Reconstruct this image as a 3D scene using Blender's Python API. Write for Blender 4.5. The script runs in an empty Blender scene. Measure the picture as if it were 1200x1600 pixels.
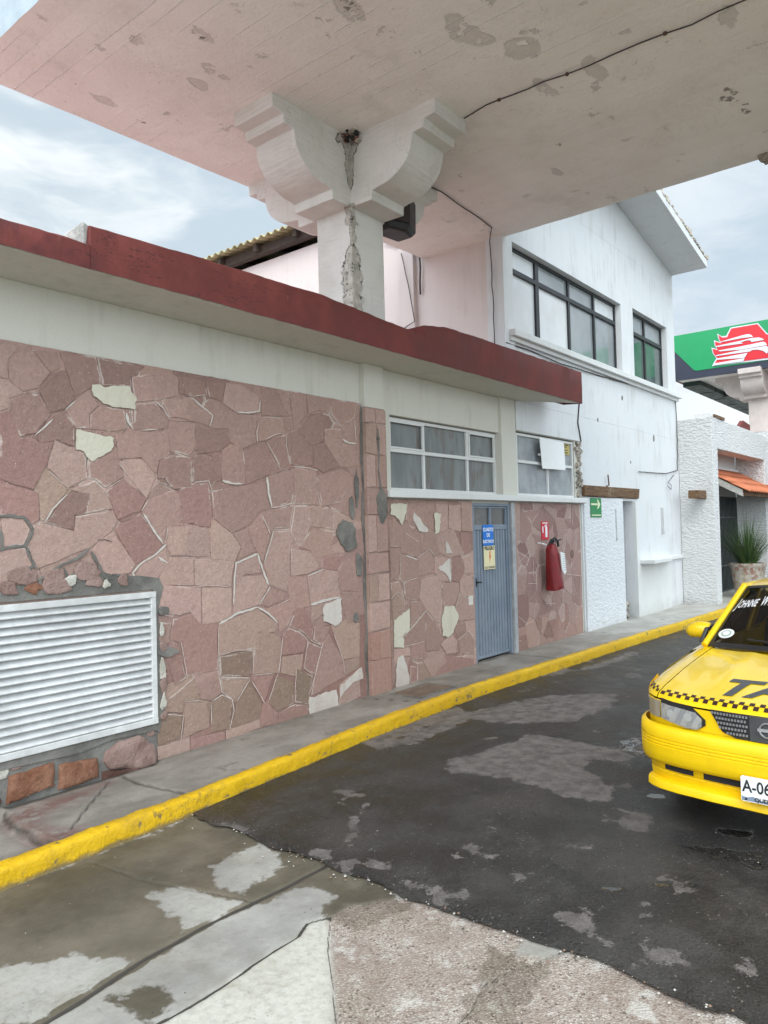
import bpy, bmesh, math, random
import numpy as np
from mathutils import Vector, Matrix
random.seed(7); rng = np.random.default_rng(7)
R = math.radians
scene = bpy.context.scene
COL = scene.collection

# ------------------------------------------------------------------ camera
F = 1170.0; H = 1.78
yaw = math.atan(940/F); pitch = math.atan(30/F); roll = -0.026
fw0 = np.array([math.cos(yaw), math.sin(yaw), 0.]); rt0 = np.array([math.sin(yaw), -math.cos(yaw), 0.]); up0 = np.array([0, 0, 1.])
fw = fw0*math.cos(pitch)+up0*math.sin(pitch); up1 = up0*math.cos(pitch)-fw0*math.sin(pitch)
rt = rt0*math.cos(roll)+up1*math.sin(roll); upv = up1*math.cos(roll)-rt0*math.sin(roll)
CP = np.array([0, 0, H])
def on(u, v, ax, val):
    """point of the plane <ax>=val that a photo pixel looks at (measuring aid)"""
    r = fw+rt*(u-600)/F-upv*(v-800)/F
    return CP+r*((val-CP[ax])/r[ax])
cam = bpy.data.cameras.new('camera'); camo = bpy.data.objects.new('camera', cam); COL.objects.link(camo)
cam.sensor_fit = 'VERTICAL'; cam.sensor_height = 32; cam.lens = 32*F/1600; cam.clip_start = 0.05; cam.clip_end = 3000
M3 = Matrix(((rt[0], upv[0], -fw[0]), (rt[1], upv[1], -fw[1]), (rt[2], upv[2], -fw[2])))
camo.matrix_world = Matrix.Translation(Vector(CP)) @ M3.to_4x4()
scene.camera = camo

# ------------------------------------------------------------------ nodes
class NT:
    def __init__(s, tree): s.t = tree; s.n = tree.nodes; s.l = tree.links
    def new(s, typ, **kw):
        n = s.n.new(typ)
        for k, v in kw.items(): setattr(n, k, v)
        return n
    def put(s, sock, v):
        if isinstance(v, bpy.types.NodeSocket): s.l.new(v, sock)
        elif v is not None:
            if hasattr(sock.default_value, '__len__'):
                d = len(sock.default_value)
                if isinstance(v, (int, float)): v = (v,)*d
                v = tuple(v)
                if len(v) < d: v = v+(1.,)
                sock.default_value = v[:d]
            else: sock.default_value = v
    def pos(s): return s.new('ShaderNodeNewGeometry').outputs['Position']
    def noise(s, scale, detail=4, rough=.55, vec=None, dist=0., col=False):
        n = s.new('ShaderNodeTexNoise'); s.put(n.inputs['Vector'], vec if vec is not None else s.P)
        s.put(n.inputs['Scale'], scale); s.put(n.inputs['Detail'], detail); s.put(n.inputs['Roughness'], rough); s.put(n.inputs['Distortion'], dist)
        return n.outputs['Color' if col else 'Fac']
    def voro(s, scale, feature='F1', vec=None, out='Distance', rnd=1.):
        n = s.new('ShaderNodeTexVoronoi', feature=feature); s.put(n.inputs['Vector'], vec if vec is not None else s.P)
        s.put(n.inputs['Scale'], scale); s.put(n.inputs['Randomness'], rnd); return n.outputs[out]
    def math(s, op, a, b=None, clamp=False):
        n = s.new('ShaderNodeMath', operation=op, use_clamp=clamp); s.put(n.inputs[0], a)
        if b is not None: s.put(n.inputs[1], b)
        return n.outputs[0]
    def mr(s, v, a, b, c=0., d=1., smooth=True):
        n = s.new('ShaderNodeMapRange'); n.interpolation_type = 'SMOOTHSTEP' if smooth else 'LINEAR'
        s.put(n.inputs[0], v); s.put(n.inputs[1], a); s.put(n.inputs[2], b); s.put(n.inputs[3], c); s.put(n.inputs[4], d); return n.outputs[0]
    def mix(s, f, a, b, mode='MIX'):
        n = s.new('ShaderNodeMix', data_type='RGBA', blend_type=mode); s.put(n.inputs[0], f); s.put(n.inputs[6], a); s.put(n.inputs[7], b); return n.outputs[2]
    def scale(s, sx, sy, sz, vec=None):
        n = s.new('ShaderNodeMapping'); s.put(n.inputs[0], vec if vec is not None else s.P); n.inputs['Scale'].default_value = (sx, sy, sz); return n.outputs[0]
    def attr(s, name, out='Fac'): return s.new('ShaderNodeAttribute', attribute_name=name).outputs[out]
    def warp(s, amp, scale, vec=None):
        v = vec if vec is not None else s.P
        c = s.noise(scale, 4, .6, v, col=True)
        a = s.new('ShaderNodeVectorMath', operation='SUBTRACT'); s.put(a.inputs[0], c); a.inputs[1].default_value = (.5,.5,.5)
        b = s.new('ShaderNodeVectorMath', operation='SCALE'); s.put(b.inputs[0], a.outputs[0]); b.inputs['Scale'].default_value = amp
        d = s.new('ShaderNodeVectorMath', operation='ADD'); s.put(d.inputs[0], v); s.put(d.inputs[1], b.outputs[0]); return d.outputs[0]
    def blob(s, vec, c, r, rot=(0,0,0), soft=.25):
        m = s.new('ShaderNodeMapping', vector_type='TEXTURE'); s.put(m.inputs[0], vec)
        m.inputs['Location'].default_value = c; m.inputs['Rotation'].default_value = rot; m.inputs['Scale'].default_value = r
        l = s.new('ShaderNodeVectorMath', operation='LENGTH'); s.put(l.inputs[0], m.outputs[0])
        return s.mr(l.outputs['Value'], 1+soft, 1-soft)
    def mx(s, *a):
        r = a[0]
        for b in a[1:]: r = s.math('MAXIMUM', r, b)
        return r
def mat(name, fn):
    m = bpy.data.materials.new(name); m.use_nodes = True; t = NT(m.node_tree); t.n.clear()
    out = t.new('ShaderNodeOutputMaterial'); b = t.new('ShaderNodeBsdfPrincipled'); t.l.new(b.outputs[0], out.inputs[0]); t.P = t.pos()
    t.b = b; t.out = out
    d = fn(t) or {}
    for k, v in d.items():
        if k == 'bump':
            prev = None
            for (h, st, dist) in v:
                n = t.new('ShaderNodeBump'); n.inputs['Strength'].default_value = st; n.inputs['Distance'].default_value = dist
                t.put(n.inputs['Height'], h)
                if prev: t.l.new(prev, n.inputs['Normal'])
                prev = n.outputs[0]
            t.l.new(prev, b.inputs['Normal'])
        else: t.put(b.inputs[k], v)
    return m
def plain(name, col, rough=.5, metal=0., var=.12, scale=30., bump=.0, spec=.5, coat=0.):
    def fn(t):
        n = t.noise(scale, 5, .6); n2 = t.noise(scale*.13, 3, .5)
        f = t.math('ADD', t.math('MULTIPLY', n, .5), t.math('MULTIPLY', n2, .5))
        c = t.mix(t.mr(f, .35, .65), tuple(x*(1-var) for x in col), tuple(min(1, x*(1+var)) for x in col))
        d = {'Base Color': c, 'Roughness': t.mr(n2, .3, .7, max(0, rough-.08), min(1, rough+.08)), 'Metallic': metal, 'Specular IOR Level': spec, 'Coat Weight': coat}
        if bump: d['bump'] = [(n, bump, .01)]
        return d
    return mat(name, fn)

# ------------------------------------------------------------------ world, sun
SUN_EL, SUN_AZ = R(42), R(240)      # high, behind the viewer's right shoulder, through cloud
w = bpy.data.worlds.new('World'); scene.world = w; w.use_nodes = True
t = NT(w.node_tree); t.n.clear()
wo = t.new('ShaderNodeOutputWorld'); bg = t.new('ShaderNodeBackground'); t.l.new(bg.outputs[0], wo.inputs[0])
tc = t.new('ShaderNodeTexCoord'); t.P = tc.outputs['Generated']
sky = t.new('ShaderNodeTexSky', sky_type='NISHITA'); sky.sun_disc = False; sky.sun_elevation = SUN_EL; sky.sun_rotation = SUN_AZ; sky.air_density = 1.2; sky.dust_density = 2.5
sep = t.new('ShaderNodeSeparateXYZ'); t.l.new(t.P, sep.inputs[0])
el = sep.outputs['Z']
cv = t.scale(1, 1, 2.6)
cv = t.warp(.35, 2.2, cv)
n1 = t.noise(2.3, 7, .55, cv); n2 = t.noise(5.5, 5, .55, cv); n3 = t.noise(1.3, 3, .5, t.scale(1,1,2.2))
cl = t.math('ADD', t.math('MULTIPLY', n1, .65), t.math('MULTIPLY', n2, .35))
bright = t.mix(t.mr(cl, .43, .585), (.60, .71, .80), (1.0, 1.05, 1.07))
bright = t.mix(t.mr(n3, .36, .62), t.mix(.5, bright, (.60, .73, .85)), bright)
grad = t.mr(el, .42, .95, 1.0, 1.55)
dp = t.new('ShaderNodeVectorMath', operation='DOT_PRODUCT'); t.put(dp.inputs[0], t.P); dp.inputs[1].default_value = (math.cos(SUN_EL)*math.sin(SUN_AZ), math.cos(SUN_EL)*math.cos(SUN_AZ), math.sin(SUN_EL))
grad = t.math('ADD', grad, t.mr(dp.outputs['Value'], -.25, .9, 0., 2.2))      # glow added to the unseen sky round the sun, lights under the canopy
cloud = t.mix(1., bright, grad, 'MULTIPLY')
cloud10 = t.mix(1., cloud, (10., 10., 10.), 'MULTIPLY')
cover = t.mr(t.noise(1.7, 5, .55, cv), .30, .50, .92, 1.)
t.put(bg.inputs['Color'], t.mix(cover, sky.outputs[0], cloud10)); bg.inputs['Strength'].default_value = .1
for n_ in t.n:
    if n_.bl_idname == 'ShaderNodeMix': n_.clamp_factor = True
sun = bpy.data.lights.new('sun', 'SUN'); sun.energy = 1.0; sun.angle = R(24); sun.color = (1, .96, .9)
suno = bpy.data.objects.new('sun', sun); COL.objects.link(suno)
sd = Vector((math.cos(SUN_EL)*math.sin(SUN_AZ), math.cos(SUN_EL)*math.cos(SUN_AZ), math.sin(SUN_EL)))
suno.rotation_euler = sd.to_track_quat('Z', 'Y').to_euler()
scene.view_settings.view_transform = 'Standard'; scene.view_settings.look = 'None'; scene.view_settings.gamma = 1; scene.view_settings.exposure = 0.03
scene.render.engine = 'CYCLES'
scene.cycles.max_bounces = 8; scene.cycles.diffuse_bounces = 5; scene.cycles.use_denoising = True

# ------------------------------------------------------------------ mesh helpers
class MB:
    def __init__(s): s.v = []; s.f = []; s.mi = []; s.cols = []
    def add(s, vs, fs, mi=0):
        o = len(s.v); s.v += [tuple(map(float, p)) for p in vs]; s.f += [tuple(o+i for i in f) for f in fs]; s.mi += [mi]*len(fs); return s
    def box(s, x0, x1, y0, y1, z0, z1, mi=0, jit=0.):
        vs = [(x, y, z) for z in (z0, z1) for y in (y0, y1) for x in (x0, x1)]
        if jit: vs = [tuple(c+random.uniform(-jit, jit) for c in p) for p in vs]
        return s.add(vs, [(0,2,3,1),(4,5,7,6),(0,1,5,4),(2,6,7,3),(0,4,6,2),(1,3,7,5)], mi)
    def prism(s, pts, lo, hi, mi=0):
        """pts: list of base points; lo, hi: two offset vectors"""
        n = len(pts); a = [tuple(np.add(p, lo)) for p in pts]; b = [tuple(np.add(p, hi)) for p in pts]
        return s.add(a+b, [tuple(range(n))[::-1], tuple(range(n, 2*n))]+[(i, (i+1) % n, n+(i+1) % n, n+i) for i in range(n)], mi)
    def grid(s, rows, mi=0, closed=False):
        nr = len(rows); nc = len(rows[0]); vs = [p for r in rows for p in r]; fs = []
        for i in range(nr-1):
            for j in range(nc if closed else nc-1):
                k = (j+1) % nc; fs.append((i*nc+j, i*nc+k, (i+1)*nc+k, (i+1)*nc+j))
        return s.add(vs, fs, mi)
    def tube(s, pts, r, n=6, mi=0, caps=True):
        pts = [Vector(p) for p in pts]; rows = []; rs = r if isinstance(r, (list, tuple)) else [r]*len(pts)
        for i, p in enumerate(pts):
            d = (pts[min(i+1, len(pts)-1)]-pts[max(i-1, 0)]).normalized()
            a = d.orthogonal().normalized() if i == 0 else (a-d*a.dot(d)).normalized()
            b = d.cross(a); rows.append([tuple(p+(a*math.cos(2*math.pi*k/n)+b*math.sin(2*math.pi*k/n))*rs[i]) for k in range(n)])
        s.grid(rows, mi, True)
        if caps: s.add(rows[0], [tuple(range(n))[::-1]], mi); s.add(rows[-1], [tuple(range(n))], mi)
        return s
    def split(s):
        par = list(range(len(s.v)))
        def find(a):
            while par[a] != a: par[a] = par[par[a]]; a = par[a]
            return a
        key = {}
        for i, p in enumerate(s.v):
            k = tuple(round(c, 5) for c in p)
            if k in key: par[find(i)] = find(key[k])
            else: key[k] = i
        for f in s.f:
            for i in f[1:]: par[find(i)] = find(f[0])
        out = {}
        for f, mi in zip(s.f, s.mi):
            r_ = find(f[0]); m = out.setdefault(r_, (MB(), {}))
            for i in f:
                if i not in m[1]: m[1][i] = len(m[0].v); m[0].v.append(s.v[i])
            m[0].f.append(tuple(m[1][i] for i in f)); m[0].mi.append(mi)
        return [m for m, _ in out.values()]
    def build_each(s, name, m, parent=None, **k): return [q.build(name, m, parent, **k) for q in s.split()]
    def build(s, name, m, parent=None, smooth=None, bevel=0., solid=0., fix=True, sub=0):
        me = bpy.data.meshes.new(name); o = bpy.data.objects.new(name, me); COL.objects.link(o)
        off = Vector((0, 0, 0))
        if parent is not None: off = world_loc(parent); o.parent = parent
        me.from_pydata([tuple(Vector(p)-off) for p in s.v], [], s.f)
        for mm in (m if isinstance(m, (list, tuple)) else [m]): me.materials.append(mm)
        for p, i in zip(me.polygons, s.mi): p.material_index = i
        if fix:
            b = bmesh.new(); b.from_mesh(me); bmesh.ops.remove_doubles(b, verts=b.verts, dist=1e-5); bmesh.ops.recalc_face_normals(b, faces=b.faces); b.to_mesh(me); b.free()
        if solid:
            md = o.modifiers.new('solid', 'SOLIDIFY'); md.thickness = solid; md.offset = -1
        if bevel:
            md = o.modifiers.new('bevel', 'BEVEL'); md.width = bevel; md.segments = 2; md.limit_method = 'ANGLE'; md.angle_limit = R(40)
        if sub:
            md = o.modifiers.new('sub', 'SUBSURF'); md.levels = sub; md.render_levels = sub
        if smooth is not None:
            for p in me.polygons: p.use_smooth = True
            me.set_sharp_from_angle(angle=R(smooth))
        me.update(); return o
LOC = {}
def world_loc(o):
    v = Vector((0, 0, 0))
    while o is not None: v = v+o.location; o = o.parent
    return v
def thing(name, label, cat, loc=(0,0,0), group=None):
    o = bpy.data.objects.new(name, None); COL.objects.link(o); o.location = loc; o.empty_display_size = .2
    o['label'] = label; o['category'] = cat
    if group: o['group'] = group
    return o
def tag(o, label, cat, group=None):
    o['label'] = label; o['category'] = cat
    if group: o['group'] = group
    return o
def struct(o): o['kind'] = 'structure'; return o
def stuff(o, label, cat): o['kind'] = 'stuff'; o['label'] = label; o['category'] = cat; return o
def text_mesh(txt, size, bold=0., shear=0., extr=0.0, sx=1., spacing=1., align='CENTER'):
    """returns (verts 2d/3d, faces) of a text, centred"""
    c = bpy.data.curves.new('t', 'FONT'); c.body = txt; c.size = size; c.offset = bold; c.shear = shear; c.extrude = extr; c.align_x = align; c.align_y = 'CENTER'; c.space_character = spacing
    c.resolution_u = 3
    o = bpy.data.objects.new('t', c); COL.objects.link(o); dg = bpy.context.evaluated_depsgraph_get(); dg.update()
    me = o.evaluated_get(dg).to_mesh(); vs = [(v.co.x*sx, v.co.y, v.co.z) for v in me.vertices]; fs = [tuple(p.vertices) for p in me.polygons]
    o.evaluated_get(dg).to_mesh_clear(); bpy.data.objects.remove(o); bpy.data.curves.remove(c); return vs, fs
def put_text(mb, txt, size, origin, ux, uy, mi=0, **kw):
    vs, fs = text_mesh(txt, size, **kw); ux = Vector(ux); uy = Vector(uy); o = Vector(origin); nz = ux.cross(uy)
    mb.add([tuple(o+ux*a+uy*b+nz*c) for a, b, c in vs], fs, mi)

def vnoise(x, y, seed=0):
    """smooth value noise for numpy arrays"""
    x = np.asarray(x, float); y = np.asarray(y, float); xi = np.floor(x); yi = np.floor(y); fx = x-xi; fy = y-yi; fx = fx*fx*(3-2*fx); fy = fy*fy*(3-2*fy)
    def h(a, b):
        n = np.sin(a*127.1+b*311.7+seed*74.7)*43758.5453; return n-np.floor(n)
    return (h(xi, yi)*(1-fx)+h(xi+1, yi)*fx)*(1-fy)+(h(xi, yi+1)*(1-fx)+h(xi+1, yi+1)*fx)*fy
def fbm(x, y, seed=0, o=4):
    s = 0; a = .5
    for k in range(o): s = s+a*vnoise(x*2**k, y*2**k, seed+k); a *= .5
    return s/(1-.5**o)

# ------------------------------------------------------------------ materials
def m_white(name, base=(.80,.81,.82), dirt=(.50,.47,.42), amount=.5, rough_scale=45, bump=.35, big=0., tint=None, streak=1.):
    def fn(t):
        a = t.noise(1.6, 6, .62); st = t.noise(3.2, 6, .65, t.scale(3.2, 3.2, .35)); g = t.noise(rough_scale, 5, .6); fine = t.noise(9, 6, .7)
        m = t.mr(t.math('ADD', t.math('MULTIPLY', a, .5), t.math('MULTIPLY', st, .5*streak)), .48, .78, 0, amount)
        c = t.mix(m, base, dirt)
        c = t.mix(t.mr(fine, .62, .80, 0, .22), c, tuple(x*.72 for x in base))
        zz = t.new('ShaderNodeSeparateXYZ'); t.put(zz.inputs[0], t.P); gm_ = t.mr(t.math('ADD', zz.outputs[2], t.math('MULTIPLY', t.noise(4, 6, .7), .7)), .75, .35, 0, .55); c = t.mix(gm_, c, dirt)
        sp = t.voro(26); spn = t.noise(5, 3)
        c = t.mix(t.math('MULTIPLY', t.mr(sp, .09, .05), t.mr(spn, .60, .66, 0, .7)), c, (.22,.20,.18))
        bm = [(g, bump, .01), (a, .25, .05)]
        if big:
            v1 = t.noise(14, 4, .55, t.scale(1, 1, 2.2)); v2 = t.noise(30, 3, .5)
            bm = [(t.math('ADD', v1, t.math('MULTIPLY', v2, .4)), big, .06)]+bm
        return {'Base Color': c, 'Roughness': .85, 'Specular IOR Level': .25, 'bump': bm}
    return mat(name, fn)
M_white = m_white('white_render', (.68,.68,.67))
M_whiteB = m_white('white_render_building', (.67,.68,.685), (.42,.40,.37), .75)
M_band = m_white('offwhite_band', (.61,.595,.53), (.36,.34,.29), .6)
M_rough = m_white('rough_cast_render', (.72,.72,.71), (.50,.49,.46), .35, big=1.0)
M_panel = m_white('rough_panel_render', (.72,.735,.75), (.55,.53,.50), .3, big=.55)
M_trim = m_white('white_trim_paint', (.68,.685,.67), (.45,.43,.38), .35, 60, .15)

def f_soffit(t):
    y = t.scale(1, .06, 1)
    sx = t.new('ShaderNodeSeparateXYZ'); t.put(sx.inputs[0], t.P)
    # board joints: irregular bands running along Y
    wob = t.math('MULTIPLY', t.math('SUBTRACT', t.noise(1.2, 3, .5, t.scale(1, .4, 1)), .5), .05)
    xx = t.math('ADD', sx.outputs['X'], wob)
    comb = t.new('ShaderNodeCombineXYZ'); t.put(comb.inputs[0], t.math('MULTIPLY', xx, 7.5)); t.put(comb.inputs[1], 0.); 
    vd = t.new('ShaderNodeTexVoronoi', feature='DISTANCE_TO_EDGE', voronoi_dimensions='1D'); t.put(vd.inputs['W'], xx); vd.inputs['Scale'].default_value = 6.2; vd.inputs['Randomness'].default_value = .8
    part = t.noise(1.1, 4, .6, t.scale(2.2, .55, 1)); 
    line = t.math('MULTIPLY', t.mr(vd.outputs['Distance'], .06, .0), t.math('MULTIPLY', t.mr(part, .50, .60), t.mr(sx.outputs['X'], 7.2, 5.8, .25, 1.)))
    vc = t.new('ShaderNodeTexVoronoi', feature='F1', voronoi_dimensions='1D'); t.put(vc.inputs['W'], xx); vc.inputs['Scale'].default_value = 6.2; vc.inputs['Randomness'].default_value = .8
    brd = t.new('ShaderNodeSeparateColor'); t.put(brd.inputs[0], vc.outputs['Color'])
    a = t.noise(.8, 6, .6); b = t.noise(3.5, 7, .68, t.warp(.3, 1.2)); fine = t.noise(40, 5, .65)
    base = t.mix(t.mr(a, .35, .68), (.86,.81,.765), (.93,.895,.855))
    base = t.mix(t.mr(t.noise(2.2, 5, .6), .54, .78, 0, .35), base, (.58,.55,.49))
    base = t.mix(t.math('MULTIPLY', brd.outputs[0], .10), base, (.52,.49,.45)); base = t.mix(t.math('MULTIPLY', t.mr(t.noise(14, 5, .7, t.scale(1.6,.12,1)), .60, .78), .3), base, (.50,.47,.43)); base = t.mix(t.math('MULTIPLY', line, .8), base, (.99,.98,.96))
    # peeled patches
    clus = t.noise(.9, 3, .5, t.scale(1.1, 1.4, 1))
    pv = t.warp(.22, 3.)
    hand = t.mx(*[t.blob(pv, tuple(on(u, v, 2, 5.7)), (rx, ry, 5), soft=.18) for u, v, rx, ry in
        [(725, 47, .24, .10), (820, 75, .18, .13), (930, 108, .2, .07), (1140, 28, .16, .07), (850, 140, .2, .05), (548, 16, .17, .09), (310, 130, .12, .06), (318, 55, .12, .05), (755, 60, .10, .05), (335, 112, .15, .05), (165, 155, .14, .05), (870, 270, .12, .04)]])
    chips = t.math('MULTIPLY', t.mr(b, .62, .66), t.mr(clus, .46, .56))
    peel = t.mx(t.math('MULTIPLY', hand, t.mr(t.noise(7, 4), .40, .46, 0, .5)), t.math('MULTIPLY', chips, .8))
    col = t.mix(t.math('MULTIPLY', peel, .5), base, (.55,.51,.46)); pe = t.math('MULTIPLY', t.mr(peel, .05, .3), t.mr(peel, .8, .4)); col = t.mix(t.math('MULTIPLY', pe, .2), col, (.22,.20,.18)); ckn = t.noise(2.2, 7, .7, t.warp(.4, 1.5)); ck = t.math('MULTIPLY', t.mr(t.math('ABSOLUTE', t.math('SUBTRACT', ckn, .5)), .004, 0), t.mr(t.noise(1.2, 2), .50, .58)); col = t.mix(t.math('MULTIPLY', ck, .5), col, (.30,.27,.25))
    fl = t.noise(11, 6, .75, t.scale(1.9, 1., 1)); dark = t.math('MULTIPLY', t.mr(fl, .665, .69), t.mr(t.noise(1.3, 3), .45, .56))
    col = t.mix(t.math('MULTIPLY', dark, .75), col, (.13,.11,.10))
    hv = t.warp(.2, 12.)
    hole = t.mx(*[t.blob(hv, tuple(on(u, v, 2, 5.7)), (rx, ry, 5), soft=.15) for u, v, rx, ry in [(1140, 150, .16, .07), (1165, 170, .12, .04), (873, 225, .05, .03), (720, 275, .05, .03), (1045, 62, .05, .03), (548, 10, .10, .05), (222, 190, .04, .02), (313, 57, .06, .03)]])
    col = t.mix(t.math('MULTIPLY', hole, t.mr(t.noise(16, 5, .7), .50, .58, 0, .8)), col, (.14,.12,.10))
    h = t.math('ADD', t.math('MULTIPLY', line, .28), t.math('ADD', t.math('MULTIPLY', brd.outputs[0], .08), t.math('MULTIPLY', peel, -.7)))
    return {'Base Color': col, 'Roughness': .9, 'Specular IOR Level': .2, 'bump': [(h, 1., .022), (fine, .4, .008), (b, .8, .03), (t.noise(13, 6, .72), .5, .02)]}
M_soffit = mat('board_marked_soffit', f_soffit)
def f_col(t):
    a = t.noise(1.4, 6, .6); st = t.noise(5, 5, .6, t.scale(1, 1, .18)); f = t.noise(50, 5, .6)
    bd = t.noise(9, 3, .5, t.scale(.3, .3, 5))
    c = t.mix(t.mr(a, .35, .7), (.72,.705,.67), (.60,.585,.54)); c = t.mix(t.mr(st, .56, .76, 0, .4), c, (.45,.43,.39))
    # cement damage with cracked outline along the near corner
    v = t.warp(.24, 5.5)
    dmg = t.mx(*[t.blob(v, (5.58, 4.80, z), (rx, rx, rz), soft=.15) for z, rx, rz in [(4.05, .14, .14), (4.28, .13, .20), (4.5, .11, .16), (4.72, .045, .2), (4.95, .06, .06), (4.86, .09, .03), (5.42, .06, .24), (5.62, .15, .10)]])
    dmg = t.math('MULTIPLY', dmg, t.mr(t.noise(7, 6, .7), .36, .44)); c = t.mix(t.math('MULTIPLY', dmg, .8), c, t.mix(t.mr(t.noise(16, 5, .7), .4, .65), (.36,.33,.28), (.55,.52,.46)))
    edge = t.math('MULTIPLY', t.mr(dmg, .02, .35), t.mr(dmg, .98, .6)); cr = t.noise(22, 5, .7)
    c = t.mix(t.math('MULTIPLY', edge, t.mr(cr, .45, .55)), c, (.09,.08,.07))
    c = t.mix(t.math('MULTIPLY', dmg, t.mr(t.noise(30, 4, .7), .60, .66)), c, (.10,.09,.08))
    crack = t.noise(3.0, 6, .7, t.scale(1.5,1.5,.7)); ln = t.mr(t.math('ABSOLUTE', t.math('SUBTRACT', crack, .5)), .006, .0)
    c = t.mix(t.math('MULTIPLY', ln, t.mr(t.noise(2.4), .56, .62, 0, .5)), c, (.2,.18,.16))
    return {'Base Color': c, 'Roughness': .85, 'Specular IOR Level': .2, 'bump': [(bd, .8, .016), (f, .3, .006), (t.math('MULTIPLY', dmg, -1), .8, .02), (cr, .25, .02)]}
M_col = mat('painted_concrete', f_col)
def f_red(t):
    a = t.noise(2.4, 6, .65); st = t.noise(8, 6, .65, t.scale(1.6, 1, .25)); f = t.noise(60, 4, .6)
    c = t.mix(t.mr(a, .35, .68), (.125,.031,.027), (.185,.046,.040)); c = t.mix(t.mr(st, .62, .8, 0, .5), c, (.34,.14,.12))
    sx = t.new('ShaderNodeSeparateXYZ'); t.put(sx.inputs[0], t.P)
    old = t.mr(sx.outputs[0], 2.62, 2.56)
    c = t.mix(t.math('MULTIPLY', old, t.mr(t.noise(4, 5), .4, .6)), c, (.10,.028,.028))
    w_ = t.noise(18, 5, .7, t.scale(.6, 1, 2)); c = t.mix(t.math('MULTIPLY', t.mr(w_, .70, .74), t.mr(a, .5, .6)), c, (.45,.33,.30))
    v = t.warp(.12, 5); cr = t.noise(1.6, 5, .7, t.scale(.5, 1, 2.2)); ln = t.mr(t.math('ABSOLUTE', t.math('SUBTRACT', cr, .5)), .005, 0)
    c = t.mix(t.math('MULTIPLY', ln, t.mr(sx.outputs[0], 5.2, 4.2)), c, (.05,.02,.02))
    return {'Base Color': c, 'Roughness': t.mr(a, .3, .7, .6, .8), 'Specular IOR Level': .3, 'bump': [(f, .3, .006), (st, .3, .015), (ln, -.5, .01)]}
M_red = mat('oxide_red_paint', f_red)
M_redroof = plain('red_roof_coating', (.40, .25, .23), .8, var=.25, scale=3)
def f_stone(t):
    c = t.attr('stonecol', 'Color'); e = t.attr('edge'); k = t.attr('kind')
    g = t.noise(26, 7, .7); g2 = t.noise(120, 3, .6); m = t.noise(3.5, 5, .6)
    c = t.mix(t.mr(g, .38, .72, 0, .55), c, t.mix(1., c, (.76,.73,.72), 'MULTIPLY')); c = t.mix(t.mr(t.noise(55, 4, .75), .42, .28, 0, .6), c, t.mix(1., c, (.66,.62,.60), 'MULTIPLY')); c = t.mix(t.mr(t.noise(48, 4, .75), .52, .68, 0, .8), c, t.mix(1., c, (1.25,1.22,1.2), 'MULTIPLY'))
    c = t.mix(t.mr(m, .40, .75, 0, .4), c, t.mix(1., c, (1.18,1.16,1.12), 'MULTIPLY'))
    pits = t.math('MULTIPLY', t.mr(t.voro(34), .12, .06), t.mr(t.noise(11), .55, .62)); c = t.mix(t.math('MULTIPLY', pits, .7), c, (.10,.07,.06))
    wsp = t.math('MULTIPLY', t.mr(t.voro(30, vec=t.scale(1.1,1,.8)), .15, .08), t.mr(t.noise(11, 4), .50, .58)); c = t.mix(t.math('MULTIPLY', wsp, .75), c, (.62,.56,.50))
    # pale mortar smeared over the arris here and there
    sm = t.noise(2.1, 4, .6); br = t.noise(30, 4, .7)
    wm = t.math('MULTIPLY', t.mr(t.math('ADD', e, t.math('MULTIPLY', t.math('SUBTRACT', br, .5), .9)), .66, .86), t.mr(sm, .54, .60))
    c = t.mix(t.math('MULTIPLY', wm, .7), c, (.62,.53,.48))
    # wet, darker base course
    sx = t.new('ShaderNodeSeparateXYZ'); t.put(sx.inputs[0], t.P)
    low = t.mr(t.math('ADD', sx.outputs[2], t.math('MULTIPLY', t.noise(2, 5), .9)), 1.0, .35, 0, .3)
    c = t.mix(t.math('MULTIPLY', low, t.mr(m, .3, .6)), c, (.24,.165,.125))
    return {'Base Color': c, 'Roughness': .88, 'Specular IOR Level': .2, 'bump': [(g, .8, .014), (g2, .6, .004), (m, .5, .02), (t.noise(11, 5, .65), .3, .015)]}
M_stone = mat('pink_cantera_stone', f_stone)
def f_mortar(t):
    n = t.noise(1.9, 5, .6, t.warp(.5, 1.)); g = t.noise(40, 5, .7)
    c = t.mix(t.mr(n, .46, .58), (.33,.235,.20), (.42,.325,.28)); c = t.mix(t.mr(t.noise(1.3, 5, .6), .62, .70), c, (.20,.17,.155))
    c = t.mix(t.mr(g, .5, .7, 0, .4), c, (.14,.11,.10))
    return {'Base Color': c, 'Roughness': .95, 'Specular IOR Level': .15, 'bump': [(g, .7, .01)]}
M_mortar = mat('mortar', f_mortar)
def f_cement(t):
    n = t.noise(4, 6, .65); g = t.noise(45, 5, .7)
    c = t.mix(t.mr(n, .35, .68), (.13,.125,.115), (.23,.22,.20)); c = t.mix(t.mr(g, .55, .75, 0, .5), c, (.08,.075,.07))
    return {'Base Color': c, 'Roughness': .92, 'Specular IOR Level': .15, 'bump': [(n, .8, .03), (g, .6, .01)]}
M_cement = mat('grey_cement_patch', f_cement)
M_rubble = plain('rubble_fill', (.36,.32,.27), .95, var=.45, scale=22, bump=.9)
M_brownstone = plain('red_brown_stone', (.27,.125,.085), .85, var=.40, scale=7, bump=.8)
def f_steelblue(t):
    a = t.noise(3, 5, .6); f = t.noise(30, 4); 
    c = t.mix(t.mr(a, .35, .7), (.175,.215,.27), (.22,.26,.31)); c = t.mix(t.mr(t.noise(14, 5, .7), .66, .74, 0, .5), c, (.12,.10,.09))
    return {'Base Color': c, 'Roughness': .5, 'bump': [(f, .08, .003)]}
M_door = mat('grey_blue_door_paint', f_steelblue)
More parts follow.
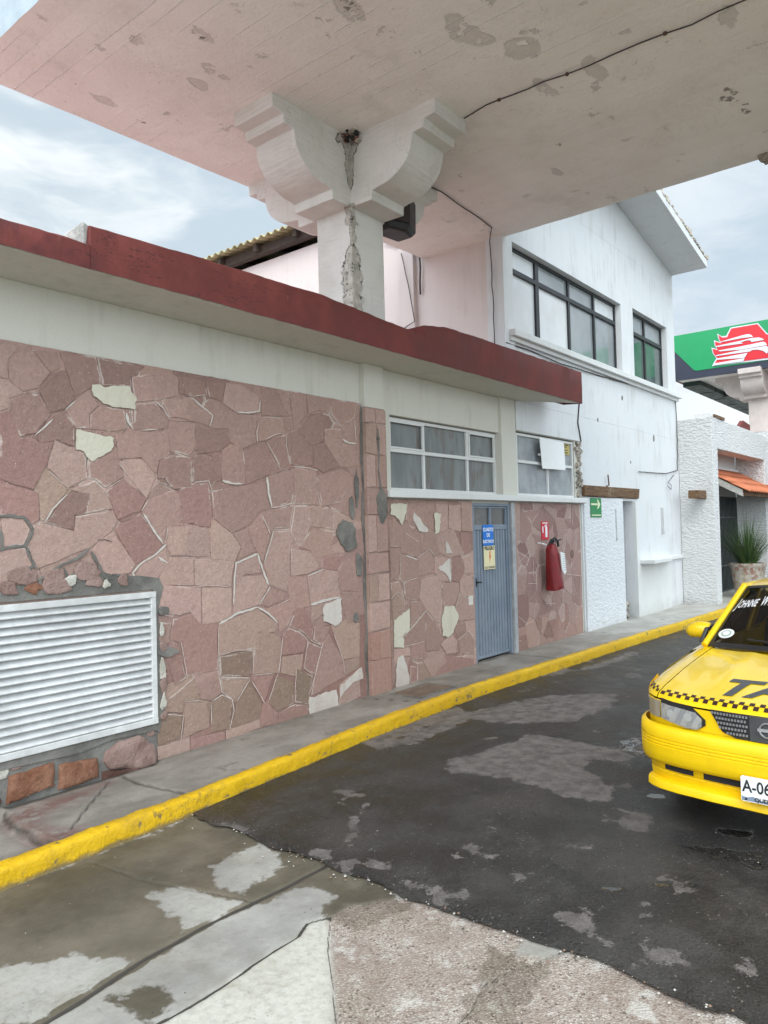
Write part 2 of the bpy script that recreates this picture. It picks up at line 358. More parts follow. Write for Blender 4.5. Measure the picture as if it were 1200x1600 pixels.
M_louv = plain('white_louvre_paint', (.64,.645,.64), .5, var=.14, scale=14)
M_dark = plain('dark_void', (.02,.02,.02), .8)
M_blackpaint = plain('black_window_paint', (.022,.023,.026), .45, var=.3, scale=20)
M_black = plain('black_plastic', (.018,.018,.02), .5)
M_wire = plain('cable_sheath', (.045,.035,.03), .7)
def f_wood(t):
    g = t.noise(18, 6, .7, t.scale(.25, 3, 3)); m = t.noise(4, 4)
    c = t.mix(t.mr(g, .35, .65), (.085,.045,.022), (.21,.12,.06)); c = t.mix(t.mr(m, .55, .75, 0, .7), c, (.32,.25,.18))
    return {'Base Color': c, 'Roughness': .85, 'bump': [(g, .8, .012)]}
M_wood = mat('weathered_timber', f_wood)
M_palewood = plain('pale_rafter', (.50,.48,.44), .85, var=.25, scale=14, bump=.4)
def glassy(name, c1, c2, scale=2., rough=.12, streak=False, smear=None):
    def fn(t):
        n = t.noise(scale, 5, .6, t.scale(1.8, 1.8, .45) if streak else None); c = t.mix(t.mr(n, .35, .65), c1, c2)
        if smear:
            sm = t.noise(4.5, 4, .6, t.scale(1.9, 1, .6)); c = t.mix(t.mr(sm, .52, .66, 0, .75), c, smear)
            sc = t.noise(26, 4, .7, t.scale(1.5, 1, .35)); c = t.mix(t.math('MULTIPLY', t.mr(sc, .70, .74), t.mr(t.noise(1.5), .5, .6, 0, .6)), c, (.5,.5,.5))
        return {'Base Color': c, 'Roughness': t.mr(n, .3, .7, rough, rough+.12), 'Specular IOR Level': .9}
    return mat(name, fn)
M_frost = glassy('dusty_obscured_glass', (.105,.115,.115), (.185,.195,.19), 2.2, .32, True, (.10,.075,.06))
M_frost2 = glassy('dusty_blue_grey_glass', (.20,.22,.235), (.33,.35,.36), 3., .3)
M_glassL = glassy('window_glass_white_blind', (.56,.57,.57), (.66,.67,.67), 1.2, .05)
M_glassM = glassy('window_glass_grey', (.20,.225,.23), (.29,.31,.315), 1.2, .03)
M_glassD = glassy('window_glass_greenish', (.06,.085,.08), (.12,.145,.14), 1.2, .02)
def f_asphalt(t):
    li = t.attr('light'); g = t.noise(90, 4, .7); m = t.noise(2.2, 6, .65); b = t.noise(9, 6, .7)
    agg = t.voro(80); 
    li2 = t.mr(t.math('ADD', li, t.math('MULTIPLY', t.math('SUBTRACT', t.noise(7, 8, .72), .5), 1.25)), .515, .56)
    isl = t.mr(t.math('ADD', t.noise(1.9, 6, .62), t.math('MULTIPLY', t.noise(9, 4), .12)), .69, .705)
    li2 = t.mx(li2, t.math('MULTIPLY', isl, .75))
    c = t.mix(t.mr(m, .36, .64), (.022,.020,.019), (.070,.063,.057)); c = t.mix(t.mr(agg, .30, .10, 0, .55), c, (.13,.12,.115)); c = t.mix(t.mr(t.noise(60, 5, .85), .53, .66, 0, .75), c, (.12,.11,.10)); c = t.mix(t.mr(t.noise(38, 5, .85), .47, .36, 0, .7), c, (.016,.015,.014))
    c2 = t.mix(t.mr(b, .32, .68), (.13,.113,.105), (.26,.23,.215))
    c = t.mix(li2, c, c2)
    red = t.noise(1.1, 4, .5); c = t.mix(t.mr(red, .56, .72, 0, .35), c, (.10,.068,.052))
    spk = t.math('MULTIPLY', t.mr(t.voro(30), .15, .09), t.mr(t.noise(7, 5, .7), .47, .55)); c = t.mix(t.math('MULTIPLY', spk, .75), c, (.42,.39,.35))
    pud = t.mr(t.math('ADD', t.attr('wet'), t.math('MULTIPLY', t.math('SUBTRACT', t.noise(7, 6, .65, t.scale(1, .7, 1)), .5), .7)), .50, .58)
    ro = t.mr(m, .35, .65, .32, .62); ro = t.math('ADD', t.math('MULTIPLY', ro, t.math('SUBTRACT', 1., pud)), t.math('MULTIPLY', pud, .04))
    ro = t.math('ADD', ro, t.math('MULTIPLY', li2, .18))
    hh = t.math('MULTIPLY', g, t.math('SUBTRACT', 1., pud)); ag = t.math('MULTIPLY', agg, t.math('SUBTRACT', 1., pud))
    return {'Base Color': c, 'Roughness': ro, 'Specular IOR Level': .5, 'bump': [(hh, 1., .012), (ag, .9, .010), (t.math('MULTIPLY', t.noise(70, 5, .8), t.math('SUBTRACT', 1., pud)), 1., .012), (t.noise(3.5, 4), .3, .03)]}
M_asph = mat('wet_asphalt', f_asphalt)
def f_conc(t):
    wet = t.attr('wet'); cream = t.attr('cream'); ag = t.attr('agg'); jt = t.attr('joint')
    n = t.noise(2.4, 6, .65); f = t.noise(30, 6, .7); st = t.noise(14, 4, .6, t.scale(.25, 2.2, 1)); nn = t.math('SUBTRACT', t.noise(5.5, 7, .68), .5)
    br = t.noise(70, 4, .65, t.scale(1., .12, 1.))
    base = t.mix(t.mr(n, .35, .68), (.25,.236,.213), (.355,.338,.308)); base = t.mix(t.mr(f, .55, .75, 0, .35), base, (.26,.25,.23)); base = t.mix(t.mr(br, .45, .70, 0, .22), base, (.27,.26,.24))
    crm = t.mix(t.mr(f, .4, .72), (.50,.48,.42), (.38,.36,.31))
    c = t.mix(cream, base, crm)
    # exposed aggregate
    gv = t.voro(105, out='Color'); gd = t.voro(105); gs = t.new('ShaderNodeSeparateColor'); t.put(gs.inputs[0], gv)
    a1 = t.mix(t.mr(gs.outputs[0], .2, .8), (.30,.24,.20), (.50,.45,.39)); a1 = t.mix(t.mr(gd, .35, .6, 0, .7), a1, (.30,.25,.21)); a1 = t.mix(t.mr(gs.outputs[1], .94, .96, 0, .8), a1, (.10,.07,.055))
    a1 = t.mix(t.mr(n, .42, .62, 0, .55), a1, (.24,.175,.14)); a1 = t.mix(t.math('MULTIPLY', t.mr(t.noise(6, 6, .7), .56, .66), .6), a1, (.58,.55,.50))
    c = t.mix(ag, c, a1)
    w2 = t.mr(t.math('ADD', wet, t.math('MULTIPLY', nn, .95)), .45, .55); w2 = t.math('MULTIPLY', w2, t.math('SUBTRACT', 1., t.math('MULTIPLY', ag, .45)))
    wc = t.mix(1., c, t.mix(t.mr(t.noise(1.5, 5, .6), .4, .62), (.31,.28,.22), (.48,.435,.355)), 'MULTIPLY')
    c = t.mix(w2, c, wc); blot = t.noise(1.7, 7, .7); c = t.mix(t.mr(blot, .50, .68, 0, .42), c, t.mix(1., c, (.60,.55,.46), 'MULTIPLY')); c = t.mix(t.mr(t.noise(11, 7, .75), .56, .72, 0, .4), c, (.17,.155,.13))
    j2 = t.mr(t.math('ADD', jt, t.math('MULTIPLY', nn, .4)), .45, .62); c = t.mix(j2, c, (.055,.048,.04))
    c = t.mix(t.mr(t.noise(42, 5, .8), .54, .68, 0, .35), c, t.mix(1., c, (.62,.60,.56), 'MULTIPLY')); cr = t.noise(1.5, 7, .72, t.warp(.3, 2)); ln = t.math('MULTIPLY', t.mr(t.math('ABSOLUTE', t.math('SUBTRACT', cr, .5)), .003, 0.0), t.mr(t.noise(1.1, 2), .52, .60)); c = t.mix(t.math('MULTIPLY', ln, .35), c, (.10,.09,.08))
    spk = t.math('MULTIPLY', t.mr(t.voro(30), .10, .07), t.mr(t.noise(3), .57, .60)); c = t.mix(t.math('MULTIPLY', spk, .8), c, (.07,.06,.05))
    ro = t.mr(w2, 0, 1, .85, .55)
    return {'Base Color': c, 'Roughness': ro, 'Specular IOR Level': .4, 'bump': [(f, .5, .008), (t.math('MULTIPLY', gd, ag), .7, .008), (t.math('MULTIPLY', ln, -1.), .6, .006), (n, .3, .03)]}
M_conc = mat('stained_concrete', f_conc)
def f_walk(t):
    n = t.noise(1.8, 6, .65, t.scale(1, 1.6, 1)); f = t.noise(32, 6, .7); redm = t.attr('red')
    c = t.mix(t.mr(n, .36, .66), (.20,.178,.152), (.31,.28,.245)); c = t.mix(t.mr(f, .5, .75, 0, .35), c, (.16,.15,.14)); c = t.mix(t.mr(t.noise(45, 5, .8), .53, .66, 0, .4), c, t.mix(1., c, (.6,.58,.55), 'MULTIPLY'))
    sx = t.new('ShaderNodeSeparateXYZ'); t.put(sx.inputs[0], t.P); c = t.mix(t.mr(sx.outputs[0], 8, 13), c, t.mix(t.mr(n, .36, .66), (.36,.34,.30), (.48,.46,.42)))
    c = t.mix(t.math('MULTIPLY', redm, t.mr(t.noise(6, 6, .7), .32, .54)), c, (.165,.072,.062))
    c = t.mix(t.mr(t.noise(3.2, 6, .7), .58, .68, 0, .6), c, (.11,.095,.08))
    c = t.mix(t.math('MULTIPLY', t.attr('crack'), .8), c, (.045,.038,.032))
    return {'Base Color': c, 'Roughness': .72, 'Specular IOR Level': .4, 'bump': [(f, .5, .008), (n, .3, .03)]}
M_walk = mat('sidewalk_concrete', f_walk)
def f_kerb(t):
    n = t.noise(6, 6, .7); f = t.noise(35, 6, .7); a = t.noise(1.5, 4, .5)
    c = t.mix(t.mr(a, .35, .65), (.66,.39,.004), (.74,.455,.006)); c = t.mix(t.mr(f, .45, .75, 0, .35), c, (.42,.24,.015))
    sx = t.new('ShaderNodeSeparateXYZ'); t.put(sx.inputs[0], t.P)
    lo = t.mr(t.math('ADD', sx.outputs[2], t.math('MULTIPLY', t.math('SUBTRACT', n, .5), .09)), .03, .0)
    crk = t.noise(5, 6, .7, t.scale(1,1,1.5)); cl_ = t.math('MULTIPLY', t.mr(t.math('ABSOLUTE', t.math('SUBTRACT', crk, .5)), .006, 0), t.mr(t.noise(2.3, 3), .48, .56)); gr_ = t.mr(t.noise(3.1, 6, .7), .55, .72, 0, .5); c = t.mix(gr_, c, (.36,.22,.03)); chip = t.mx(t.math('MULTIPLY', t.mr(t.noise(9, 7, .75), .59, .63), .9), t.math('MULTIPLY', lo, .8), cl_)
    c = t.mix(chip, c, (.14,.12,.09))
    return {'Base Color': c, 'Roughness': .55, 'Specular IOR Level': .4, 'bump': [(n, .7, .03), (f, .6, .01), (t.math('MULTIPLY', chip, -1), .5, .006)]}
M_kerb = mat('yellow_kerb_paint', f_kerb)
M_taxi = plain('taxi_yellow_paint', (.84,.56,.008), .25, var=.05, scale=4, spec=.5, coat=.5)
M_taxid = plain('taxi_dull_yellow_bumper', (.86,.56,.003), .38, var=.07, scale=6)
M_chk = plain('checker_black_vinyl', (.035,.012,.01), .45)
M_vinyl = plain('taxi_black_lettering', (.055,.058,.062), .45)
M_trimblk = plain('black_trim', (.02,.02,.022), .4)
M_tire = plain('tyre_rubber', (.025,.025,.025), .85)
M_rim = plain('steel_rim', (.35,.35,.36), .4, .8)
M_chrome = plain('badge_metal', (.55,.56,.58), .25, .9)
M_refl = plain('lamp_reflector', (.45,.45,.42), .22, .8, var=.1, scale=8)
M_paper = plain('white_sheet', (.80,.81,.80), .6, var=.04, scale=3)
M_whiteink = plain('white_lettering', (.82,.83,.84), .6, var=.02)
M_blue = plain('sign_blue', (.0,.165,.62), .45, var=.05)
M_cream = plain('sign_cream', (.74,.68,.42), .5, var=.05)
M_ink = plain('black_ink', (.02,.02,.02), .5)
M_orange = plain('orange_bolt_ink', (.75,.09,.02), .5, var=.04)
M_signred = plain('sign_red', (.55,.01,.03), .45, var=.05)
M_signgreen = plain('sign_green', (.02,.22,.07), .5, var=.06)
M_arrow = plain('photoluminescent_ink', (.72,.74,.48), .55, var=.04)
M_ylw = plain('yellow_sticker', (.48,.38,.12), .6, var=.1)
M_cover = plain('red_vinyl_cover', (.20,.010,.014), .38, var=.25, scale=9, bump=.2)
M_pgreen = plain('canopy_green', (.0,.27,.085), .35, var=.05, scale=3)
M_pdark = plain('canopy_dark_blue', (.022,.026,.048), .45, var=.15, scale=2)
M_pred = plain('emblem_red', (.62,.012,.02), .35, var=.04)
M_psilver = plain('emblem_silver', (.62,.62,.66), .4, var=.04)
M_tile = plain('terracotta_tile', (.50,.155,.07), .75, var=.18, scale=9, bump=.3)
M_rust = plain('rusty_steel', (.10,.055,.035), .8, var=.35, scale=20)
M_corr = plain('corrugated_fibre_cement', (.33,.30,.17), .85, var=.35, scale=8)
M_grille = plain('dark_gate_paint', (.03,.035,.035), .5)

# ================================================================== GROUND
KX = [-8, 1.7, 3.0, 5.2, 6.9, 8.8, 11, 13, 15, 18, 40]; KY = [4.0, 3.97, 4.02, 4.17, 4.22, 4.14, 4.08, 3.97, 3.90, 3.84, 3.6]
def K(x): return float(np.interp(x, KX, KY))
def walkz(x): return float(np.interp(x, [-5, 1.5, 3.2, 6, 40], [.10, .10, .105, .13, .13]))
def poly_sdf(X, Y, poly):
    """signed distance (positive inside) of grid points to a polygon"""
    P = np.array(poly, float); n = len(P); d = np.full(X.shape, 1e9); ins = np.zeros(X.shape, bool)
    for i in range(n):
        a, b = P[i], P[(i+1) % n]; e = b-a; L = max(e@e, 1e-12)
        tt = np.clip(((X-a[0])*e[0]+(Y-a[1])*e[1])/L, 0, 1); dx = X-a[0]-tt*e[0]; dy = Y-a[1]-tt*e[1]; d = np.minimum(d, dx*dx+dy*dy)
        with np.errstate(divide='ignore', invalid='ignore'):
            c = ((a[1] > Y) != (b[1] > Y)) & (X < (b[0]-a[0])*(Y-a[1])/(b[1]-a[1]+1e-15)+a[0])
        ins ^= c
    d = np.sqrt(d); return np.where(ins, d, -d)
def G(*uv): return [tuple(on(u, v, 2, 0.)[:2]) for u, v in uv]
def soft(sd, w_): return np.clip(.5+sd/(2*w_), 0, 1)
def sheet(name, xs, ys, zf, attrs, m):
    X, Y = np.meshgrid(xs, ys, indexing='ij'); Z = zf(X, Y); XX, YY = X.copy(), Y.copy()
    nx, ny = X.shape; me = bpy.data.meshes.new(name); o = bpy.data.objects.new(name, me); COL.objects.link(o)
    if 'xy' in attrs: XX, YY = attrs.pop('xy')(X, Y); Z = zf(XX, YY)
    V = np.stack([XX, YY, Z], -1).reshape(-1, 3); i, j = np.meshgrid(np.arange(nx-1), np.arange(ny-1), indexing='ij'); a = (i*ny+j).ravel()
    Fc = np.stack([a, a+ny, a+ny+1, a+1], -1)
    me.from_pydata(V.tolist(), [], Fc.tolist()); me.materials.append(m)
    for k, fn in attrs.items():
        at = me.attributes.new(k, 'FLOAT', 'POINT'); at.data.foreach_set('value', np.asarray(fn(XX, YY), np.float32).ravel())
    for p in me.polygons: p.use_smooth = True
    me.update(); return o
# far ground
gb = MB(); gb.add([(-400,-600,-.03),(900,-600,-.03),(900,600,-.03),(-400,600,-.03)], [(0,1,2,3)])
struct(gb.build('ground', plain('distant_paving', (.34,.325,.30), .85, var=.2, scale=.6)))
XB = 2.93
def edge_x(y): return XB+.05*(fbm(y*2.2, y*0+3, 5)-.5)*2+.06*(fbm(y*9, y*0+1, 9)-.5)-.03*np.clip((2-y)/2, -1, 1)
light_polys = [G((690,1190),(760,1175),(830,1150),(925,1165),(990,1175),(985,1200),(930,1190),(905,1200),(960,1235),(965,1262),(880,1250),(820,1228),(760,1215),(700,1210)),
    G((640,1148),(700,1120),(800,1100),(850,1090),(960,1085),(965,1105),(900,1130),(820,1135),(740,1128),(650,1165),(590,1170)),
    G((545,1155),(640,1118),(720,1105),(730,1115),(640,1150),(590,1178)), G((790,1060),(880,1045),(900,1050),(800,1068)), G((900,1050),(985,1020),(1000,1022),(940,1045)),
    G((670,1393),(740,1395),(752,1408),(710,1415),(680,1405)), G((860,1435),(925,1430),(945,1460),(890,1468)), G((980,1475),(1050,1490),(1085,1515),(1000,1505)), G((930,1468),(985,1478),(980,1490),(940,1485)),
    G((1110,1510),(1195,1510),(1200,1535),(1150,1525)), G((545,1290),(570,1262),(545,1330)), G((805,1366),(835,1368),(830,1378),(808,1377)), G((700,1336),(722,1338),(718,1346),(702,1344)), G((725,1320),(747,1322),(742,1336),(726,1334)), G((752,1340),(770,1342),(765,1350)), G((640,1383),(665,1384),(660,1392),(642,1390)),
    G((880,1322),(912,1325),(905,1330),(884,1329)), G((560,1345),(592,1352),(610,1365),(575,1362)), G((470,1322),(512,1334),(530,1352),(490,1340))]
wet_polys = [G((1040,1315),(1200,1330),(1200,1370),(1120,1345),(1060,1330)), G((960,1160),(1010,1150),(1015,1190),(970,1175)), G((1000,1240),(1040,1238),(1045,1252),(1005,1252)), G((1095,1290),(1190,1300),(1195,1320),(1110,1310)), G((920,1390),(1100,1380),(1100,1392),(930,1402)), G((870,1370),(905,1330),(1000,1200),(1020,1210),(940,1330))]
def fl(X, Y):
    s = np.full(X.shape, -9.)
    for p in light_polys: s = np.maximum(s, poly_sdf(X, Y, p))
    return soft(s+.10*(fbm(X*4, Y*4, 91)-.5)+.05*(fbm(X*14, Y*14, 92)-.5), .16)
def fwet(X, Y):
    s = np.full(X.shape, -9.)
    for p in wet_polys[:5]: s = np.maximum(s, poly_sdf(X, Y, p))
    return np.clip(soft(s, .16)*.9, 0, 1)
def asph_z(X, Y):
    edge = np.clip((X-XB)/.06, 0, 1); return .004+.010*edge+.012*(fbm(X*.9, Y*.9, 3)-.5)+.003*(fbm(X*9, Y*9, 8)-.5)
xs = np.concatenate([np.arange(0, .3, .02), np.arange(.3, 5.5, .035), np.arange(5.5, 14, .09), np.arange(14, 45, 1.5)])+XB
ys = np.concatenate([np.arange(-12, -1, .5), np.arange(-1, 4.6, .035)])
def asph_xy(X, Y): return X+(edge_x(Y)-XB)*np.clip(1-(X-XB)/.3, 0, 1), Y
struct(sheet('asphalt_road', xs, ys, asph_z, {'xy': asph_xy, 'light': fl, 'wet': fwet}, M_asph))
# concrete apron
wetc = [G((-60,1420),(0,1390),(120,1345),(250,1295),(330,1262),(440,1300),(400,1320),(330,1350),(350,1385),(395,1405),(330,1398),(270,1385),(235,1395),(265,1425),(280,1455),(255,1490),(215,1500),(120,1485),(50,1505),(-60,1515)),
        G((330,1262),(520,1350),(480,1385),(400,1408),(372,1400),(420,1370),(440,1350),(420,1320),(370,1305)),
        G((520,1350),(600,1375),(640,1420),(560,1420),(515,1440),(490,1425),(540,1400),(480,1385)), G((160,1560),(240,1545),(270,1565),(240,1585),(180,1575)),
        G((770,1480),(860,1500),(800,1600),(700,1600),(740,1530)), G((530,1400),(640,1410),(560,1450),(525,1440)), G((-40,1600),(60,1600),(-40,1640))]
creamp = [G((520,1428),(525,1600),(520,1680),(180,1680),(245,1598),(300,1570),(352,1535),(420,1490),(468,1460),(480,1440))[:], G((822,1455),(860,1450),(920,1472),(870,1495),(800,1490)), G((350,1315),(400,1310),(462,1335),(472,1360),(430,1385),(375,1375),(400,1350)), G((-60,1520),(100,1500),(150,1490),(250,1480),(280,1500),(150,1560),(50,1640),(-60,1700)), G((240,1390),(300,1385),(370,1410),(330,1440),(290,1450),(262,1420))]
aggp = G((515,1432),(540,1412),(640,1400),(800,1440),(1300,1560),(1300,2200),(540,2200),(525,1600))
jl = [(G((-80,1690),(60,1600),(230,1495),(300,1455),(400,1405),(490,1362),(510,1350)), 0.006), (G((245,1598),(300,1570),(352,1535),(420,1490),(468,1460),(480,1440),(515,1430)), .0025), (G((515,1430),(512,1480),(520,1530),(524,1600),(526,1680)), .001),
      (G((140,1345),(220,1372),(300,1388),(400,1408)), .0022), (G((690,1620),(730,1580),(760,1530),(840,1495),(900,1478)), .0022)]
def seg_d(X, Y, pts):
    d = np.full(X.shape, 1e9)
    for a, b in zip(pts[:-1], pts[1:]):
        a = np.array(a); e = np.array(b)-a; L = e@e; tt = np.clip(((X-a[0])*e[0]+(Y-a[1])*e[1])/L, 0, 1); d = np.minimum(d, np.hypot(X-a[0]-tt*e[0], Y-a[1]-tt*e[1]))
    return d
def cw(X, Y):
    s = np.full(X.shape, -9.)
    for p in wetc: s = np.maximum(s, poly_sdf(X, Y, p))
    return np.maximum(soft(s+.05*(fbm(X*6, Y*6, 44)-.5), .16), .62*np.clip(1.4-seg_d(X, Y, jl[0][0])/.05, 0, 1))
def ccr(X, Y):
    wx = X+.02*(fbm(X*9, Y*9, 2)-.5); wy = Y+.02*(fbm(X*9, Y*9, 4)-.5)
    s = poly_sdf(wx, wy, creamp[0]); s1 = np.full(X.shape, -9.)
    for p in creamp[1:]: s1 = np.maximum(s1, poly_sdf(wx, wy, p))
    return np.maximum(soft(s, .012), .35*soft(s1+.28*(fbm(X*6, Y*6, 6)-.5), .10))
def cag(X, Y):
    wx = X+.03*(fbm(X*8, Y*8, 12)-.5); wy = Y+.03*(fbm(X*8, Y*8, 14)-.5); a = soft(poly_sdf(wx, wy, aggp), .02); b = soft(poly_sdf(wx, wy, creamp[1])+.05*(fbm(X*9, Y*9, 1)-.5), .015); return a*(1-b)
def cj(X, Y):
    r = np.zeros(X.shape); wx = X+.03*(fbm(X*6, Y*6, 22)-.5); wy = Y+.03*(fbm(X*6, Y*6, 24)-.5)
    for p, w_ in jl: r = np.maximum(r, np.clip(1.3-seg_d(wx, wy, p)/(w_*1.5+.0075), 0, 1)*(.62 if w_ < .0024 else 1))
    return r
def conc_z(X, Y): return -.006-.012*cj(X, Y)+.006*(fbm(X*1.5, Y*1.5, 4)-.5)+.004*ccr(X, Y)-.004*cag(X, Y)+.003*cag(X, Y)*(fbm(X*30, Y*30, 5)-.5)
xs = np.concatenate([np.arange(-12, 1.1, .5), np.arange(1.1, 3.12, .0125)]); ys = np.concatenate([np.arange(-10, .3, .5), np.arange(.3, 4.15, .014)])
struct(sheet('concrete_apron', xs, ys, conc_z, {'wet': cw, 'cream': ccr, 'agg': cag, 'joint': cj}, M_conc))

# kerb with a worn rolled edge
kb = MB(); rows = []
prof = [(0, -.02), (.0, .045), (.003, .09), (.008, .118), (.020, .131), (.050, .134), (.085, .133), (.100, .12), (.104, .03)]
xk = np.concatenate([np.arange(-8, 1.2, .5), np.arange(1.2, 9, .03), np.arange(9, 16, .09), np.arange(16, 41, 1.)])
for x in xk:
    row = []
    for k, (dy, z) in enumerate(prof):
        n = (fbm(x*5, k*1.3, 31)-.5)*.016+(fbm(x*22, k*2.1, 33)-.5)*.014
        zz = z*(walkz(x)+.012)/.134
        row.append((x, K(x)+dy+n, zz+(n*.6 if k > 1 else 0)))
    rows.append(row)
kb.grid(rows); struct(kb.build('kerb', M_kerb, smooth=60))
# sidewalk sheet
redp = G((20,1290),(180,1225),(350,1215),(300,1240),(200,1300),(130,1312))
xs = np.concatenate([np.arange(-8, 1.2, .5), np.arange(1.2, 4.2, .018), np.arange(4.2, 9, .045), np.arange(9, 16.2, .12), np.arange(16.3, 41, 1.2)]); ys = np.linspace(0, 1, 44)
def GE(*uv): return [tuple(on(a/3.53, 1120+b/3.53, 2, .105)[:2]) for a, b in uv]
def wxy(X, T):
    k = np.interp(X, KX, KY)+.094; far = np.where(X > 16, 5.2, 4.99); return X, k+(far-k)*T
def wz(X, Y):
    z = np.interp(X, [-5, 1.5, 3.2, 6, 40], [.10, .10, .105, .13, .13])+.006*(fbm(X*2, Y*2, 40)-.5)
    for p, w_ in ((GE((600,360),(520,450),(455,530),(390,615)), .004), (GE((660,320),(760,365),(960,410),(1040,432)), .016), ([(5.65, 5.), (5.9, 4.2)], .012), ([(8.7,5),(8.7,4.2)], .012), ([(11.2,5),(11.2,4.1)], .012), ([(13.6,5),(13.6,4.)], .012)):
        z = z-.014*np.clip(1.2-seg_d(X, Y, p)/w_, 0, 1)
    e_ = .03*(fbm(X*14, Y*14, 63)-.5); z = z-.055*soft(poly_sdf(X, Y, GE((-700,300),(20,520),(60,570),(140,620),(230,665),(300,690),(260,760),(-600,1200)))+e_, .02)-.02*soft(poly_sdf(X, Y, [(2.2, 4.84), (3.3, 4.84), (3.3, 5.1), (2.2, 5.1)])+e_, .03)+.010*(fbm(X*11, Y*11, 66)-.5)*(X < 3.3)
    return z
def wcrack(X, Y):
    r = np.zeros(X.shape); e = .02*(fbm(X*12, Y*12, 71)-.5)
    for p, w_ in ((GE((600,360),(520,450),(455,530),(390,615)), .008), (GE((660,320),(760,365),(960,410),(1040,432)), .012), (GE((20,520),(60,570),(140,620),(230,665),(300,690)), .012), ([(5.65, 5.), (5.9, 4.2)], .008), ([(8.7,5),(8.7,4.2)], .008), ([(11.2,5),(11.2,4.1)], .01), ([(13.6,5),(13.6,4.)], .01), ([(2.2, 4.90), (3.3, 4.90)], .03), ([(3.3,4.93),(16,4.93)], .010)): r = np.maximum(r, np.clip(1.4-seg_d(X+e, Y+e, p)/w_, 0, 1))
    return r
def wred(X, Y): return soft(poly_sdf(X, Y, GE((30,540),(150,490),(400,430),(600,360),(480,430),(250,520),(200,590),(300,620),(480,610),(390,670),(280,690),(150,630))), .09)
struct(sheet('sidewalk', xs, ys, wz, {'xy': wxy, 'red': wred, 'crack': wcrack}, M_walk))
# rusty cover plate in the sidewalk
r = thing('inspection_cover', 'worn brownish rectangular cover plate set in the sidewalk near the stone pilaster', 'cover', (6.25, 4.55, .13))
MB().box(5.98, 6.55, 4.42, 4.72, .125, .141, jit=.008).build('cover_plate', plain('stained_cover', (.17,.12,.085), .8, var=.35, scale=7, bump=.5), r, bevel=.004)
MB().box(5.93, 6.60, 4.37, 4.77, .115, .135, jit=.005).build('cover_frame', M_cement, r, bevel=.003)

# loose grit and chips lying about
gm = MB()
def chip(x, y, z, s):
    a = random.uniform(0, 6.28); vs = []
    for k in range(5): vs.append((x+s*math.cos(a+k*1.256)*random.uniform(.6, 1), y+s*math.sin(a+k*1.256)*random.uniform(.6, 1), z))
    top = (x+random.uniform(-.2, .2)*s, y, z+s*random.uniform(.4, .8)); gm.add(vs+[top], [(0,1,5),(1,2,5),(2,3,5),(3,4,5),(4,0,5)], random.choice([0,0,1,2]))
for k in range(420): x = 2.95+abs(random.gauss(0, 1))*1.6; y = random.uniform(.3, 4.0); chip(x, min(y, K(x)-.02), .012, random.uniform(.002, .006))
for k in range(260): y = random.uniform(.4, 3.9); chip(float(edge_x(np.array(y)))+random.gauss(0, .05), y, .004, random.uniform(.002, .010))
for k in range(120): x = random.uniform(1.6, 2.9); y = random.uniform(.6, 3.9); chip(x, y, -.004, random.uniform(.002, .005))
for k in range(120): x = random.uniform(1.8, 9); chip(x, K(x)-abs(random.gauss(0, .04))-.01, .008, random.uniform(.003, .008))
stuff(gm.build('gravel', [plain('pale_grit', (.45,.42,.38), .9), plain('dark_grit', (.05,.045,.04), .8), plain('brown_grit', (.22,.14,.09), .9)], fix=False), 'small loose chips of stone and grit scattered over the asphalt and concrete', 'grit')

# ================================================================== WALL HELPER
def wall_xz(mb, x0, x1, z0, z1, y, depth, holes=(), mi=0, step=None):
    """wall facing -Y with rectangular holes; box cells of the given depth"""
    xs = sorted({x0, x1, *[h[0] for h in holes], *[h[1] for h in holes]}); zs = sorted({z0, z1, *[h[2] for h in holes], *[h[3] for h in holes]})
    def solid(i, j):
        if i < 0 or j < 0 or i >= len(xs)-1 or j >= len(zs)-1: return False
        cx, cz = (xs[i]+xs[i+1])/2, (zs[j]+zs[j+1])/2
        return not any(h[0] < cx < h[1] and h[2] < cz < h[3] for h in holes)
    for i in range(len(xs)-1):
        for j in range(len(zs)-1):
            if not solid(i, j): continue
            a, b, c, d = xs[i], xs[i+1], zs[j], zs[j+1]; Y = y+depth
            mb.add([(a,y,c),(b,y,c),(b,y,d),(a,y,d)], [(0,1,2,3)], mi); mb.add([(a,Y,c),(b,Y,c),(b,Y,d),(a,Y,d)], [(3,2,1,0)], mi)
            if not solid(i-1, j): mb.add([(a,y,c),(a,y,d),(a,Y,d),(a,Y,c)], [(0,1,2,3)], mi)
            if not solid(i+1, j): mb.add([(b,y,c),(b,Y,c),(b,Y,d),(b,y,d)], [(0,1,2,3)], mi)
            if not solid(i, j-1): mb.add([(a,y,c),(a,Y,c),(b,Y,c),(b,y,c)], [(0,1,2,3)], mi)
            if not solid(i, j+1): mb.add([(a,y,d),(b,y,d),(b,Y,d),(a,Y,d)], [(0,1,2,3)], mi)
    return mb

